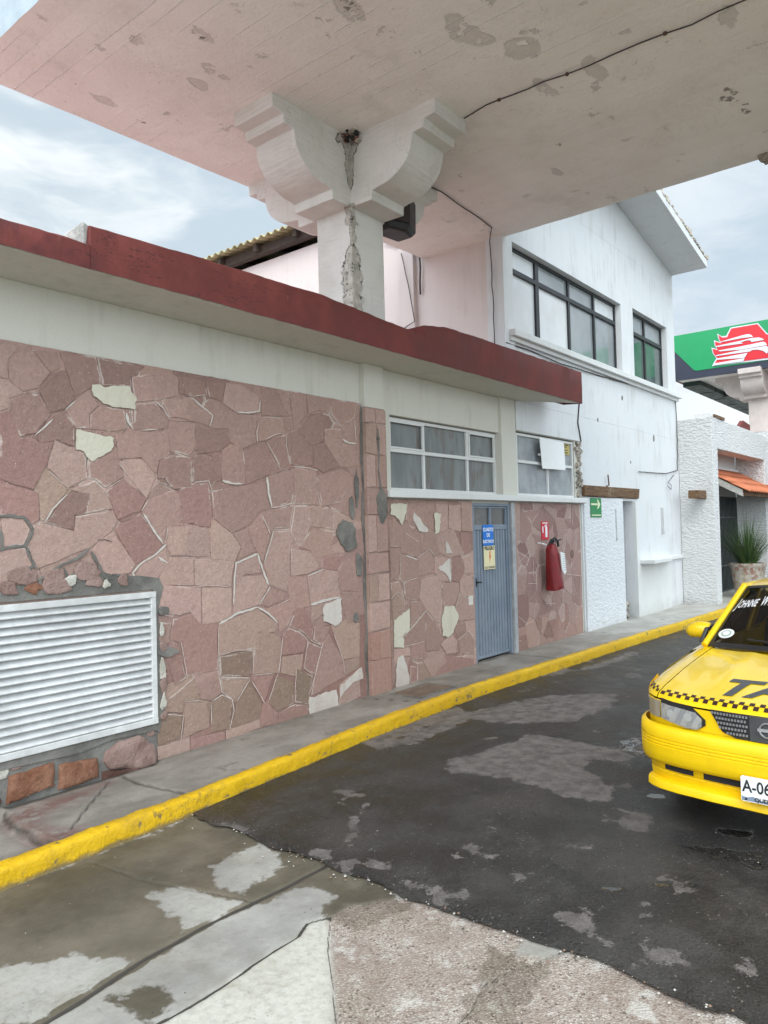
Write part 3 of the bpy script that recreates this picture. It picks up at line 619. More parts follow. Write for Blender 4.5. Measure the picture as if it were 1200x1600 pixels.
# ================================================================== STONE CLADDING
def clip_half(poly, p, n):
    out = []; N = len(poly)
    for i in range(N):
        a, b = poly[i], poly[(i+1) % N]; da = (a[0]-p[0])*n[0]+(a[1]-p[1])*n[1]; db = (b[0]-p[0])*n[0]+(b[1]-p[1])*n[1]
        if da <= 0: out.append(a)
        if (da < 0 < db) or (db < 0 < da):
            s = da/(da-db); out.append((a[0]+(b[0]-a[0])*s, a[1]+(b[1]-a[1])*s))
    return out
STONE_COLS = [(0.36, 0.236, 0.21), (0.384, 0.264, 0.233), (0.336, 0.221, 0.195), (0.4, 0.283, 0.252), (0.276, 0.171, 0.153), (0.376, 0.248, 0.218), (0.36, 0.252, 0.229), (0.416, 0.298, 0.26), (0.308, 0.198, 0.177), (0.372, 0.256, 0.226)]
TONE = {'p': (0.442, 0.307, 0.264), 'm': (0.38, 0.254, 0.217), 'd': (0.309, 0.2, 0.173), 'r': (0.342, 0.212, 0.184), 'b': (0.385, 0.271, 0.221), 'k': (0.275, 0.196, 0.152)}
def seeds(ox, oy, k, txt):
    out = []
    for q in txt.split():
        a, b, c = q.split(','); p = on(ox+float(a)/k, oy+float(b)/k, 1, 4.917); out.append((float(p[0]), float(p[2]), c))
    return out
SEED1 = seeds(0, 530, 4, '180,190,m 40,60,p 320,130,m 20,330,p 500,160,d 740,200,d 970,290,m 370,290,d 190,480,d 380,570,d 520,440,m 700,480,m 940,480,m 1110,430,m 100,700,r 430,780,p 650,820,m 880,640,m 1120,600,m 870,850,p 1090,820,d 100,980,r 320,930,b 620,960,p 430,1090,d 790,1000,r 1040,1040,m 850,1250,r 320,1300,p 620,1170,p 80,1210,p 100,1390,p 700,1370,p 930,1440,p 1140,1450,p 1140,1260,p -150,500,m -200,900,m -150,200,p -200,1200,p -250,1500,m')
SEED1 += seeds(280, 570, 4, '90,140,d 220,150,d 390,210,m 560,240,m 650,200,m 750,240,m 880,240,m 1000,270,m 1080,400,m 250,270,m 390,390,m 570,390,m 670,350,m 200,480,d 170,650,d 330,620,m 480,600,d 600,540,d 740,510,d 890,380,d 920,590,d 990,470,m 110,880,r 360,880,m 640,790,m 780,770,m 930,800,m 620,970,m 760,970,p 900,960,p 260,1080,p 50,1100,p 380,1090,m 480,1060,m 620,1180,p 710,1100,p 860,1100,m 970,1210,p 790,1230,p 440,1260,p 430,1420,p 200,1300,p 40,1290,p 220,1480,p 600,1300,m 610,1430,m 740,1400,m 910,1400,p 1080,1330,m 1080,1500,m')
SEED1 += seeds(230, 880, 3.4286, '120,200,p 700,200,m 660,280,m 90,370,m 200,330,r 290,460,r 150,540,r 490,360,b 650,480,b 470,540,k 460,660,b 330,620,m 190,700,b 270,800,b 405,770,k 550,720,k 620,650,r 720,700,k 790,430,r 830,300,r 770,550,b 890,500,r 940,370,m 985,560,m 1060,370,b 1100,540,b 840,650,k 1090,660,p 940,740,p 130,880,k 140,1020,p 320,960,r 520,900,p 660,830,r 780,810,r')
SEED2 = seeds(560, 770, 4.705, '290,290,m 400,370,m 520,360,m 660,380,p 300,130,m 430,150,m 560,180,m 620,180,m 710,160,m 790,200,p 790,360,r 370,560,m 500,520,m 620,560,p 730,560,r 810,520,p 270,500,m 280,640,m 290,830,b 400,760,m 530,700,p 690,730,m 790,680,p 780,860,m 430,900,m 570,880,p 540,1060,m 420,1040,m 290,1040,b 740,1000,m 650,960,p 830,960,p 680,1110,m 800,1110,m 440,1170,m 330,1180,p 570,1230,p 400,1320,r 490,1320,b 700,1280,r 820,1250,p 300,1320,p')
def traced(ox, oy, k, txt):
    return [([tuple(on(ox+float(p.split(',')[0])/k, oy+float(p.split(',')[1])/k, 1, 4.91)[[0, 2]]) for p in q.split()[1:]], q[0]) for q in txt.split('|')]
TR1 = traced(0, 530, 4, 'm 50,150 70,90 130,65 210,75 250,130 320,210 240,310 150,330 60,260|m 215,70 360,75 380,180 320,210 255,130|p 0,20 120,40 60,80 45,150 50,250 0,240|p 0,255 60,265 150,335 70,370 60,430 0,450|d 370,75 600,110 635,250 550,320 470,360 420,200|d 610,115 910,170 820,240 825,300 640,285|m 825,235 1050,200 1120,240 1120,350 1000,380 850,390 830,310|d 1130,225 1200,240 1200,350 1125,350|d 255,330 390,190 420,210 475,370 400,440 310,460|d 75,380 150,340 250,340 320,470 230,590 130,610 75,520|d 325,475 410,450 470,540 465,670 360,630 250,650 240,600|m 410,440 550,320 620,410 560,470 560,560 480,560|m 565,470 630,410 780,440 800,560 700,580 560,560|m 840,400 970,390 1060,500 1050,560 840,570|m 1010,380 1200,360 1200,490 1060,490|r 0,460 60,440 130,610 240,650 340,640 290,800 210,940 90,910 0,870|p 345,630 470,690 530,710 550,870 430,930 295,805|m 555,770 700,710 740,760 780,860 660,930 600,880 555,870|m 720,590 1060,570 1070,720 1000,760 980,850 880,740 740,750|p 745,765 880,745 980,860 920,1000 790,850|d 1000,760 1070,720 1200,740 1200,930 1090,940 1030,870 985,870|r 0,890 90,915 240,960 250,1130 190,1160 150,1110 0,1100|b 250,900 295,810 430,935 280,1140 255,1130|p 440,940 600,880 660,940 710,1060 540,1090 570,950|d 430,965 570,955 545,1095 470,1100 465,1195 285,1150|r 665,950 775,870 915,1000 880,1075 740,1130|m 920,1005 1090,940 1150,1000 1180,1170 1050,1170 1020,1270 885,1070|r 715,1190 880,1085 1030,1280 960,1360 850,1410|p 210,1160 285,1155 470,1200 475,1105 710,1070 740,1130 705,1200 560,1310 230,1440 165,1290|p 10,1120 150,1115 190,1190 150,1290 20,1300|p 0,1320 160,1300 210,1410 90,1500 0,1530|p 575,1320 620,1260 710,1200 850,1410 820,1460 660,1480|p 840,1480 880,1400 1040,1290 1060,1400 990,1500 860,1500|p 1045,1290 1055,1165 1200,1170 1200,1355 1070,1355|p 1065,1365 1200,1365 1200,1540 1000,1540 990,1500')
TR1 += traced(280, 570, 4, 'd 0,60 160,100 180,190 80,200 0,180|d 165,105 290,110 270,235 190,200|p 295,110 390,125 500,200 500,295 360,300 275,240|m 0,200 90,205 210,320 190,385 0,330|m 195,205 260,235 355,305 500,312 485,420 490,485 400,530 320,490 310,400 215,400 190,385 215,320|m 515,145 600,150 685,325 515,320|m 600,150 685,160 700,310 690,325|m 510,330 650,330 660,420 540,475 495,480|m 655,335 705,330 705,410 665,430|m 695,160 790,180 800,310 715,410|m 795,185 945,205 950,300 870,290 805,310|m 950,210 1110,235 1100,330 1010,390 950,310|d 810,320 900,290 910,400 905,480 830,510 750,420|d 105,395 310,400 320,490 265,540 110,560|d 85,575 265,570 270,720 200,760 185,730 90,730|m 265,530 390,495 410,560 415,750 270,735|d 400,545 525,490 645,665 540,700 420,750|d 545,475 665,435 690,600 700,655 645,660|d 670,430 720,415 830,520 835,630 780,640 695,620|d 835,520 905,490 1000,640 900,680 840,640|m 910,400 1010,400 1020,490 1100,500 1110,640 1010,640 910,490|r 0,780 90,740 185,735 210,960 195,1020 110,1010 90,990 0,1000|m 205,790 540,730 575,895 520,910 430,1010 330,1050 215,960|m 550,700 715,670 720,860 580,895|m 720,640 860,660 870,880 725,870|m 865,690 1010,650 1080,680 1060,760 1010,860 890,890|m 530,915 715,875 700,1020 590,1025 570,1060|p 725,880 800,880 825,1010 790,1080 740,1130 695,1040|p 820,890 970,895 970,1030 835,1010|m 435,1020 515,935 570,1070 525,1240 455,1110|p 595,1035 690,1035 695,1320 670,1420 565,1375 530,1240|m 740,1135 830,1020 970,1035 960,1160 1030,1180 900,1200 870,1270 820,1165|p 200,970 330,1050 390,1140 350,1230 200,1215|m 335,1055 430,1020 455,1120 490,1170 360,1230 390,1140|p 0,1010 90,1000 190,1020 195,1200 0,1195|r 905,1200 1040,1190 990,1290 900,1275|m 1045,1215 1120,1240 1120,1415 1015,1415 995,1290|p 700,1150 820,1165 880,1270 800,1310 700,1320|p 355,1245 490,1185 520,1300 370,1320 350,1400|p 350,1410 375,1325 525,1315 560,1380 500,1500 340,1560|p 0,1210 90,1210 95,1380 0,1380|p 100,1215 350,1220 330,1385 100,1380|m 505,1500 570,1390 670,1430 660,1470 555,1520|p 805,1325 895,1285 985,1300 1010,1450 825,1505|m 680,1325 795,1325 820,1510 710,1540 690,1460|m 1015,1420 1125,1420 1130,1610 1050,1620 1015,1460')
TR1 += traced(230, 880, 3.4286, 'p 60,110 200,125 290,130 290,330 240,260 180,280 60,270|p 295,130 455,130 455,280 385,320 300,330|m 50,310 130,320 120,430 60,450|r 140,300 280,260 290,330 375,310 380,570 215,610 180,430 130,410|r 85,460 175,430 210,620 150,660|b 385,330 590,240 700,320 690,370 600,360 575,460 385,490|b 590,380 640,360 720,400 720,480 705,590 565,600 575,460|k 390,500 570,465 560,610 390,605|m 600,235 640,245 760,200 800,240 750,340 710,380 705,315|r 760,335 800,230 850,240 895,330 885,420 830,370|r 720,400 760,345 820,370 860,410 840,480 725,495|b 725,500 840,485 830,570 790,610 715,590|r 865,420 940,450 900,595 835,570|k 800,560 890,600 865,760 790,750|m 940,430 975,375 1050,510 1060,610 880,710 900,600|m 900,330 980,340 970,380 930,440 890,410|b 985,330 1085,295 1140,320 1140,500 1050,520|b 1045,525 1140,500 1140,560 1065,605|p 1030,650 1140,560 1145,710 1030,775|b 395,615 550,615 480,740 410,695|m 270,640 385,575 400,695 345,740 290,730|b 95,735 250,615 290,730 205,740 190,805 90,800|b 210,745 325,740 335,880 190,940|k 60,860 100,815 195,815 180,945 60,980|k 340,750 400,705 460,740 440,890 345,910|k 480,750 555,640 620,760 600,840 450,890|r 565,620 680,595 650,690 625,755|k 655,750 690,600 785,630 785,750 700,795|p 55,985 230,945 230,1020 60,1075|r 235,945 420,900 420,965 235,1020|p 425,895 605,835 610,880 425,960|r 615,775 705,800 700,860 612,880|r 710,800 790,755 865,760 865,820 705,860|p 885,225 1035,190 1040,300 940,250 880,320')
TR2 = traced(560, 770, 4.705, 'm 230,290 260,190 340,270 320,400 230,400|m 355,80 560,70 560,130 490,160 480,270 350,200|m 325,300 345,285 460,370 440,480 310,440|m 490,290 570,280 600,450 560,470 525,410 465,440|p 565,75 660,85 660,270 600,300|p 665,90 750,90 750,290 665,260|p 760,110 825,120 830,290 760,280|p 580,310 700,260 740,350 775,450 680,480 590,440|r 755,290 830,300 830,440 780,465 755,400|m 310,450 435,490 430,620 330,660 300,640|m 440,490 525,415 560,480 550,590 440,620|p 560,470 680,480 680,655 610,650 560,590|r 685,480 760,480 780,560 735,660 685,650|p 765,480 840,440 845,600 790,585|m 230,410 310,410 300,640 240,640|b 240,660 300,650 340,770 290,735 245,780|b 248,785 290,740 345,790 340,890 255,975|m 335,665 440,630 460,700 450,790 380,790 345,770|p 465,640 600,600 620,780 600,960 500,860 450,780|m 615,665 740,660 745,740 700,850 630,830|p 745,640 840,600 840,790 750,740|p 715,850 745,745 850,800 855,930 740,945|m 385,800 460,790 490,860 390,1000|m 345,1050 495,875 500,1090 350,1120|m 500,880 570,935 625,1090 600,1160 500,1170|m 390,1110 490,1100 490,1220 400,1230|m 695,975 790,955 795,1010 730,1070|p 610,1120 690,1040 730,1090 720,1180 650,1190|m 735,1090 810,1020 855,1080 855,1190 750,1180|p 260,1150 380,1140 385,1200 300,1200 265,1280|p 470,1230 640,1170 650,1240 540,1360|r 385,1270 430,1280 430,1390 385,1400|b 435,1250 480,1250 530,1370 435,1390|r 560,1360 650,1200 750,1200 855,1220 850,1270')
def stones(region, y, dens, special=(), hole=None, seed=1, aniso=1.0, ext=(), tr=()):
    """irregular flat stones over a rectangle region (x0,x1,z0,z1) as polygons; returns a MB with per-face data"""
    rr = np.random.default_rng(seed); x0, x1, z0, z1 = region; mb = MB(); mb.att = []; mb.ccol = []
    sites = [(q[0], q[1]) for q in ext if x0 < q[0] < x1 and z0-.1 < q[1] < z1+.1]; tones = [q[2] for q in ext if x0 < q[0] < x1 and z0-.1 < q[1] < z1+.1]; tries = 0
    keep = []
    for i_, q in enumerate(sites):
        if all(math.dist(q, sites[k]) > .10 for k in keep): keep.append(i_)
    sites = [sites[k] for k in keep]; tones = [tones[k] for k in keep]; n_ext = len(sites); xcut = 2.1 if n_ext else 99
    n = int((x1-x0)*(z1-z0)*dens)+(500 if n_ext else 0)
    while len(sites) < n and tries < (1500 if n_ext else 6000) and xcut > x0:
        tries += 1; p = (rr.uniform(x0, min(x1, xcut) if xcut > x0 else x0), rr.uniform(z0, z1)); rad = rr.choice([.12, .16, .21, .27])*math.sqrt(14/dens)
        if all((p[0]-q[0])**2+((p[1]-q[1])*aniso)**2 > rad*rad for q in sites): sites.append(p)
    sites = np.array(sites); wts = rr.uniform(-.0045, .0045, len(sites))*(0 if n_ext else 1)
    cells = []; ctone = []
    for i, s in enumerate(sites):
        poly = [(x0, z0), (x1, z0), (x1, z1), (x0, z1)]
        order = np.argsort(((sites-s)**2).sum(1))
        for j in order[1:26]:
            q = sites[j]; d = q-s; L = math.hypot(*d); mid = s+d*(.5+(wts[i]-wts[j])/(2*L*L)); ang = 0
            poly = clip_half(poly, mid, d/L)
            if len(poly) < 3: break
        if len(poly) < 3: continue
        sub = [poly]
        for _ in range(2):
            nw = []
            for q_ in sub:
                A_ = .5*abs(sum(q_[k][0]*q_[(k+1) % len(q_)][1]-q_[(k+1) % len(q_)][0]*q_[k][1] for k in range(len(q_))))
                if i >= n_ext and A_ > .050 and rr.random() < .30 and not any(kk and poly_sdf(np.array([a_]), np.array([b_]), q_)[0] > 0 for a_, b_, kk in special):
                    cc = np.mean(q_, 0)+rr.uniform(-.05, .05, 2); an = rr.choice([0, math.pi/2])+rr.normal(0, .22); nn_ = (math.cos(an), math.sin(an))
                    h1 = clip_half(q_, cc, nn_); h2 = clip_half(q_, cc, (-nn_[0], -nn_[1])); nw += [h for h in (h1, h2) if len(h) >= 3]
                else: nw.append(q_)
            sub = nw
        cells += sub; ctone += [tones[i] if i < n_ext else None]*len(sub)
    nb = len(cells)
    for q, tn in tr: cells.append(q); ctone.append(tn)
    for ci, (poly, tone) in enumerate(zip(cells, ctone)):
        front = ci >= nb
        if hole and not front:
            # drop what falls in the opening (convex cell cut by the nearest side)
            hx0, hx1, hz0, hz1 = hole; cx = sum(p[0] for p in poly)/len(poly); cz = sum(p[1] for p in poly)/len(poly)
            if hx0 < cx < hx1 and hz0 < cz < hz1:
                px_ = max(p[0] for p in poly)-hx1; pz2 = max(p[1] for p in poly)-hz1
                if max(px_, pz2) < .03: continue
                if pz2 > px_: cz = hz1+.001
                else: cx = hx1+.001
            dx, dz = max(cx-hx1, hx0-cx), max(cz-hz1, hz0-cz)
            if dx > dz: poly = clip_half(poly, (hx1 if cx > hx1 else hx0, 0), (-1, 0) if cx > hx1 else (1, 0))
            else: poly = clip_half(poly, (0, hz1 if cz > hz1 else hz0), (0, -1) if cz > hz1 else (0, 1))
            if len(poly) < 3: continue
        A = .5*abs(sum(poly[k][0]*poly[(k+1) % len(poly)][1]-poly[(k+1) % len(poly)][0]*poly[k][1] for k in range(len(poly))))
        if A < .0012: continue
        cx = sum(p[0] for p in poly)/len(poly); cz = sum(p[1] for p in poly)/len(poly)
        gap = rr.uniform(.0003, .0018) if rr.random() < .80 else rr.uniform(.002, .005)
        # densify + wobble the outline
        out = []
        for k in range(len(poly)):
            a = np.array(poly[k]); b = np.array(poly[(k+1) % len(poly)]); L = np.linalg.norm(b-a)
            if L < .012: out.append(tuple(a)); continue
            m = max(1, int(L/.045))
            for q in range(m):
                p = a+(b-a)*q/m
                nrm = np.array([-(b-a)[1], (b-a)[0]])/L
                wob = (fbm(p[0]*13, p[1]*13, 77)-.5)*.034 if 0 < q else 0
                out.append(tuple(p+nrm*wob*.5))
        c = np.array([cx, cz])
        def inset(p, g):
            d = c-np.array(p); L = np.linalg.norm(d); return np.array(p)+d/L*min(g*1.3, L*.5)
        ring0 = [inset(p, gap) for p in out]; ring1 = [inset(p, gap+.003) for p in out]; ring2 = [inset(p, gap+.034) for p in out]
        yo = y+(-.0058+rr.uniform(-.0012, .0012) if front else rr.uniform(0, .002)); tx, tz = rr.uniform(-.005, .005, 2)
        col = np.array(STONE_COLS[rr.integers(len(STONE_COLS))])*rr.uniform(.93, 1.05)
        if tone: col = np.array(TONE[tone])*rr.uniform(.91, 1.09)*(1+rr.uniform(-.012, .012, 3))
        if cz < .45 and not tone: col = col*np.array([.97, .90, .86])
        kd = 0
        for (px, pz, kind) in special:
            if poly_sdf(np.array([px]), np.array([pz]), poly)[0] > 0:
                kd = kind
        if kd == 1: col = np.array([.66, .61, .49])
        if kd == 2 and not tone: col = np.array([.29, .175, .15])
        if kd == 3: col = np.array([.42, .40, .36])
        def P3(p, dy): return (p[0], yo+dy+(p[0]-cx)*tx+(p[1]-cz)*tz+(0 if kd != 1 else .006), p[1])
        n = len(out); vs = [P3(p, .0035) for p in ring0]+[P3(p, .0006) for p in ring1]+[P3(p, 0) for p in ring2]+[P3(c, -.001)]
        fs = []
        for k in range(n):
            k2 = (k+1) % n; fs += [(k, k2, n+k2, n+k), (n+k, n+k2, 2*n+k2, 2*n+k), (2*n+k, 2*n+k2, 3*n)]
        mb.add(vs, fs); mb.att += [1.]*n+[.9]*n+[0.]*n+[0.]; mb.ccol += [tuple(col)+(1.,)]*(3*n+1)
    return mb
def build_stones(mb, name, parent):
    o = mb.build(name, M_stone, parent, fix=False); me = o.data
    a = me.attributes.new('edge', 'FLOAT', 'POINT'); a.data.foreach_set('value', np.array(mb.att, np.float32))
    c = me.color_attributes.new('stonecol', 'FLOAT_COLOR', 'POINT'); c.data.foreach_set('color', np.array(mb.ccol, np.float32).ravel())
    b = bmesh.new(); b.from_mesh(me); bmesh.ops.recalc_face_normals(b, faces=b.faces)
    b.to_mesh(me); b.free(); 
    # orient to -Y
    me.update()
    flip = [p.index for p in me.polygons if p.normal.y > 0]
    if flip:
        b = bmesh.new(); b.from_mesh(me); b.faces.ensure_lookup_table()
        bmesh.ops.reverse_faces(b, faces=[b.faces[i] for i in flip]); b.to_mesh(me); b.free()
    me.update(); return o
def ragged(cx, cz, rx, rz, n=26, seed=0, amp=.35):
    pts = []
    for k in range(n):
        a = 2*math.pi*k/n; r = 1+amp*(float(fbm(math.cos(a)*1.6+5, math.sin(a)*1.6+9, seed))-.5)*2; pts.append((cx+rx*r*math.cos(a), cz+rz*r*math.sin(a)))
    return pts
def patch_xz(mb, pts, y, th=.006, mi=0):
    th += random.uniform(.0003, .004)
    mb.prism([(p[0], y, p[1]) for p in pts], (0, 0, 0), (0, -th, 0), mi)

def strip_xz(mb, pts, y, w_, th=.004):
    P_ = [np.array(p, float) for p in pts]; D_ = []; lft = []; rgt = []
    for i in range(len(P_)-1):
        m = max(2, int(np.linalg.norm(P_[i+1]-P_[i])/.03)); D_ += [P_[i]+(P_[i+1]-P_[i])*r_/m for r_ in range(m)]
    D_.append(P_[-1])
    for i, p in enumerate(D_):
        d = D_[min(i+1, len(D_)-1)]-D_[max(i-1, 0)]; d = d/(np.linalg.norm(d)+1e-9); nn_ = np.array([-d[1], d[0]]); e = 1 if 0 < i < len(D_)-1 else .3
        lft.append(tuple(p+nn_*random.uniform(.5, 1.3)*w_*e)); rgt.append(tuple(p-nn_*random.uniform(.5, 1.3)*w_*e))
    n_ = len(lft); o0 = lft+rgt; mb.add([(x, y, z) for x, z in o0]+[(x, y-th, z) for x, z in o0], [f for i in range(n_-1) for f in ((i, i+1, n_+i+1, n_+i), (2*n_+i, 3*n_+i, 3*n_+i+1, 2*n_+i+1), (i, 2*n_+i, 2*n_+i+1, i+1), (n_+i, n_+i+1, 3*n_+i+1, 3*n_+i))])
W = 4.921
# ================================================================== LOW SERVICE BUILDING
LB = thing('service_building', 'low flat-roofed building faced in irregular pink stone with a dark red parapet', 'building', (4.5, W, .1))
RB = thing('two_storey_building', 'white two-storey plastered building with black framed upper windows and gable roof', 'building', (12.3, W, .1))
LV = (1.55, 3.325, .385, 1.372)
wb = MB()
wall_xz(wb, -6, 8.80, -.05, 3.50, W+.022, .22, [LV, (6.29, 8.62, 2.215, 3.03), (7.88, 8.76, .1, 2.08)])
wall_xz(wb, 8.802, 11.06, -.05, 3.49, W+.022, .22, [(9.06, 10.90, 2.215, 3.10)])
wb.box(8.60, 8.97, W-.02, W+.10, 2.215, 3.50)       # pier between the two windows
wb.build('wall', M_band, LB, bevel=.006)
# mortar bed behind stones
mbed = MB()
wall_xz(mbed, -6, 5.79, .02, 3.085, W+.002, .02, [LV]); wall_xz(mbed, 6.12, 7.86, .05, 2.12, W+.002, .02); wall_xz(mbed, 8.89, 10.985, .05, 2.12, W+.002, .02)
mbed.build('mortar_bed', M_mortar, LB)
sp1 = [(5.2, .17, 3), (3.7, 1.75, 2), (4.35, 2.1, 2), (2.6, 2.78, 2), (2.3, 2.75, 2), (5.24, 1.0, 0), (4.05, 1.95, 2), (4.0, .5, 2), (4.6, .45, 2)]
sm1 = stones((-1.0, 5.785, .07, 3.085), W-.004, 10.5, sp1, (LV[0]-.02, LV[1]+.03, LV[2]-.3, LV[3]+.05), 11, ext=SEED1, tr=TR1)
build_stones(sm1, 'stone_cladding', LB)
sm2 = stones((6.13, 7.855, .12, 2.12), W-.004, 13, [], None, 23, ext=SEED2, tr=TR2)
build_stones(sm2, 'stone_cladding', LB)
sm3 = stones((8.90, 10.98, .12, 2.12), W-.004, 12, [], None, 35); build_stones(sm3, 'stone_cladding', LB)
# stone below the louvre: coarse red brown blocks
def wp_(pts, ox, oy, k): return [tuple(on(ox+a/k, oy+b/k, 1, 4.909)[[0, 2]]) for a, b in pts]
def f_rock(c1, c2, c3):
    def fn(t):
        n = t.noise(5, 6, .65); g = t.noise(26, 6, .72); c = t.mix(t.mr(n, .35, .68), c1, c2); c = t.mix(t.mr(g, .58, .75, 0, .6), c, c3); c = t.mix(t.mr(g, .42, .28, 0, .6), c, tuple(x*.4 for x in c1))
        return {'Base Color': c, 'Roughness': .9, 'Specular IOR Level': .2, 'bump': [(g, 1., .02), (n, .8, .03)]}
    return fn
M_rocks = [mat('orange_brown_rock', f_rock((.20,.085,.05), (.33,.17,.11), (.50,.36,.28))), mat('pinkish_rock', f_rock((.27,.175,.15), (.38,.265,.235), (.48,.40,.36))), mat('dark_red_rock', f_rock((.11,.055,.045), (.19,.105,.085), (.30,.24,.20))), mat('whitish_rock', f_rock((.50,.47,.40), (.62,.60,.54), (.7,.68,.62)))]
bs = MB()
def rock(x0, x1, z0, z1, y, seed, bulge=.03, mi=0):
    rows = []; nx, nz = 12, 8; cx, cz = (x0+x1)/2, (z0+z1)/2
    for i in range(nx+1):
        row = []
        for j in range(nz+1):
            u, v = i/nx*2-1, j/nz*2-1; r = (abs(u)**5+abs(v)**5)**(1/5) if (u or v) else 0
            sc = 1/max(1, (abs(u)**6+abs(v)**6)**(1/6)); jx = (fbm(u*2+seed, v*2, seed)-.5)*.14; jz = (fbm(u*2, v*2+seed, seed+5)-.5)*.14
            x = cx+(x1-x0)/2*(u*sc+jx); z = cz+(z1-z0)/2*(v*sc+jz); h = bulge*(1-r**4)+.02*(fbm(x*14, z*14, seed)-.5)*(1-r**6); row.append((x, y-h, z))
        rows.append(row)
    bs.grid(rows, mi)
def rockpoly(mb, pts, y, h, seed, mi=0, rough=.012):
    o = []
    for i in range(len(pts)):
        a = np.array(pts[i]); b_ = np.array(pts[(i+1) % len(pts)]); m = max(2, int(np.linalg.norm(b_-a)/.02))
        for q in range(m): o.append(a+(b_-a)*q/m)
    c = np.mean(o, 0); rows = []
    for s_, hh_ in ((1., -.02), (.985, .45), (.93, .80), (.80, .95), (.62, 1.), (.42, 1.02), (.2, 1.), (.02, 1.)):
        row = []
        for p in o:
            q = c+(p-c)*s_; n1 = (fbm(q[0]*16, q[1]*16, seed)-.5)*2; n2 = (fbm(q[0]*45, q[1]*45, seed+3)-.5)*2
            n0 = (fbm(q[0]*9, q[1]*9, seed+8)-.5)*2; row.append((q[0]+.006*n1+.018*n0, y-h*hh_-rough*n1*(s_ < .99)-rough*.4*n2*(s_ < .99), q[1]+.006*n2+.012*n0))
        rows.append(row)
    mb.grid(rows, mi, closed=True)
for k_, (q, hh_, mi) in enumerate([([(40,335),(170,290),(295,252),(308,300),(300,385),(130,450),(35,485)], .035, 0), ([(330,262),(440,238),(545,225),(552,330),(430,372),(325,402)], .035, 0), ([(585,190),(660,130),(765,100),(850,150),(862,200),(860,262),(800,285),(600,292),(575,240)], .045, 1), ([(560,300),(860,268),(868,330),(700,372),(560,375)], .03, 2), ([(-60,300),(20,282),(46,300),(40,340),(-10,352),(-60,345)], .02, 3), ([(42,268),(110,240),(118,290),(60,300)], .02, 1), ([(805,60),(850,35),(850,105),(820,112)], .015, 1), ([(-300,420),(-20,400),(10,470),(-20,520),(-300,560)], .03, 2)]):
    b = MB(); rockpoly(b, wp_(q, 0, 1120, 3.53), W+.006, hh_, k_*7+1); b.build('base_stone', M_rocks[mi], LB, smooth=50)
# cement repairs
cm = MB()
cm.prism([(p[0], W+.002, p[1]) for p in [(1.4,1.47),(1.9,1.46),(2.3,1.49),(2.62,1.50),(2.75,1.60),(2.86,1.56),(3.02,1.50),(3.18,1.50),(3.36,1.47),(3.40,1.40),(3.37,1.30),(3.345,1.2),(3.36,1.1),(3.35,1.0),(3.42,.95),(3.37,.88),(3.38,.7),(3.36,.6),(3.40,.5),(3.36,.40),(3.345,.30),(3.31,.34),(3.31,1.385),(1.4,1.39)]], (0,0,0), (0,-.017,0))
cm.prism([(p[0], W+.004, p[1]) for p in [(1.4,.385),(3.31,.385),(3.33,.33),(2.95,.345),(2.7,.31),(2.2,.33),(1.4,.30)]], (0,0,0), (0,-.02,0))
wall_xz(cm, 1.4, 3.33, .02, .386, W-.003, .02)
patch_xz(cm, ragged(5.53, 1.76, .13, .155, 30, 3, .5), W-.009, .011); patch_xz(cm, ragged(5.60, 2.02, .035, .12, 20, 5, .6), W-.009, .011)
patch_xz(cm, ragged(5.68, 1.45, .045, .12, 20, 6, .7), W-.009, .011); patch_xz(cm, ragged(5.62, .93, .045, .045, 16, 8, .5), W-.009, .010); patch_xz(cm, ragged(5.68, 2.2, .03, .16, 20, 15, .7), W-.009, .010)
patch_xz(cm, ragged(3.43, .90, .10, .035, 20, 9, .6), W-.009, .012); patch_xz(cm, ragged(3.40, 1.22, .05, .03, 20, 12, .6), W-.009, .012)
# cement crack down the pilaster corner
cp = [(5.775+.012*math.sin(z*9)+random.uniform(-.006,.006), z) for z in np.linspace(3.05, .08, 40)]; patch_xz(cm, [(x-.008-random.uniform(0,.012), z) for x, z in cp]+[(x+.022, z) for x, z in cp[::-1]], W-.008, .006)
for q in ([(-80,1105),(60,1105),(150,1115),(195,1170),(205,1200),(160,1290),(60,1300),(0,1315),(-60,1320)], [(5,1190),(10,1250),(20,1310)], [(90,1510),(150,1450),(215,1415)], [(160,1290),(180,1340),(225,1440)], [(230,1510),(320,1460),(400,1405),(480,1370),(560,1310)], [(570,1330),(610,1400),(650,1480),(700,1500)], [(400,1430),(430,1500),(440,1560)], [(480,1520),(540,1500),(600,1470)], [(250,1500),(250,1560),(290,1600)], [(700,1470),(800,1480),(820,1540)], [(610,1255),(650,1250),(700,1265)], [(0,1560),(70,1520),(100,1580)]):
    strip_xz(cm, wp_(q, 0, 530, 4.), W-.011, .011 if q[0][0] != 610 else .003, .005+random.uniform(0, .003))
cm.build_each('cement_repair', M_cement, LB, bevel=.003)
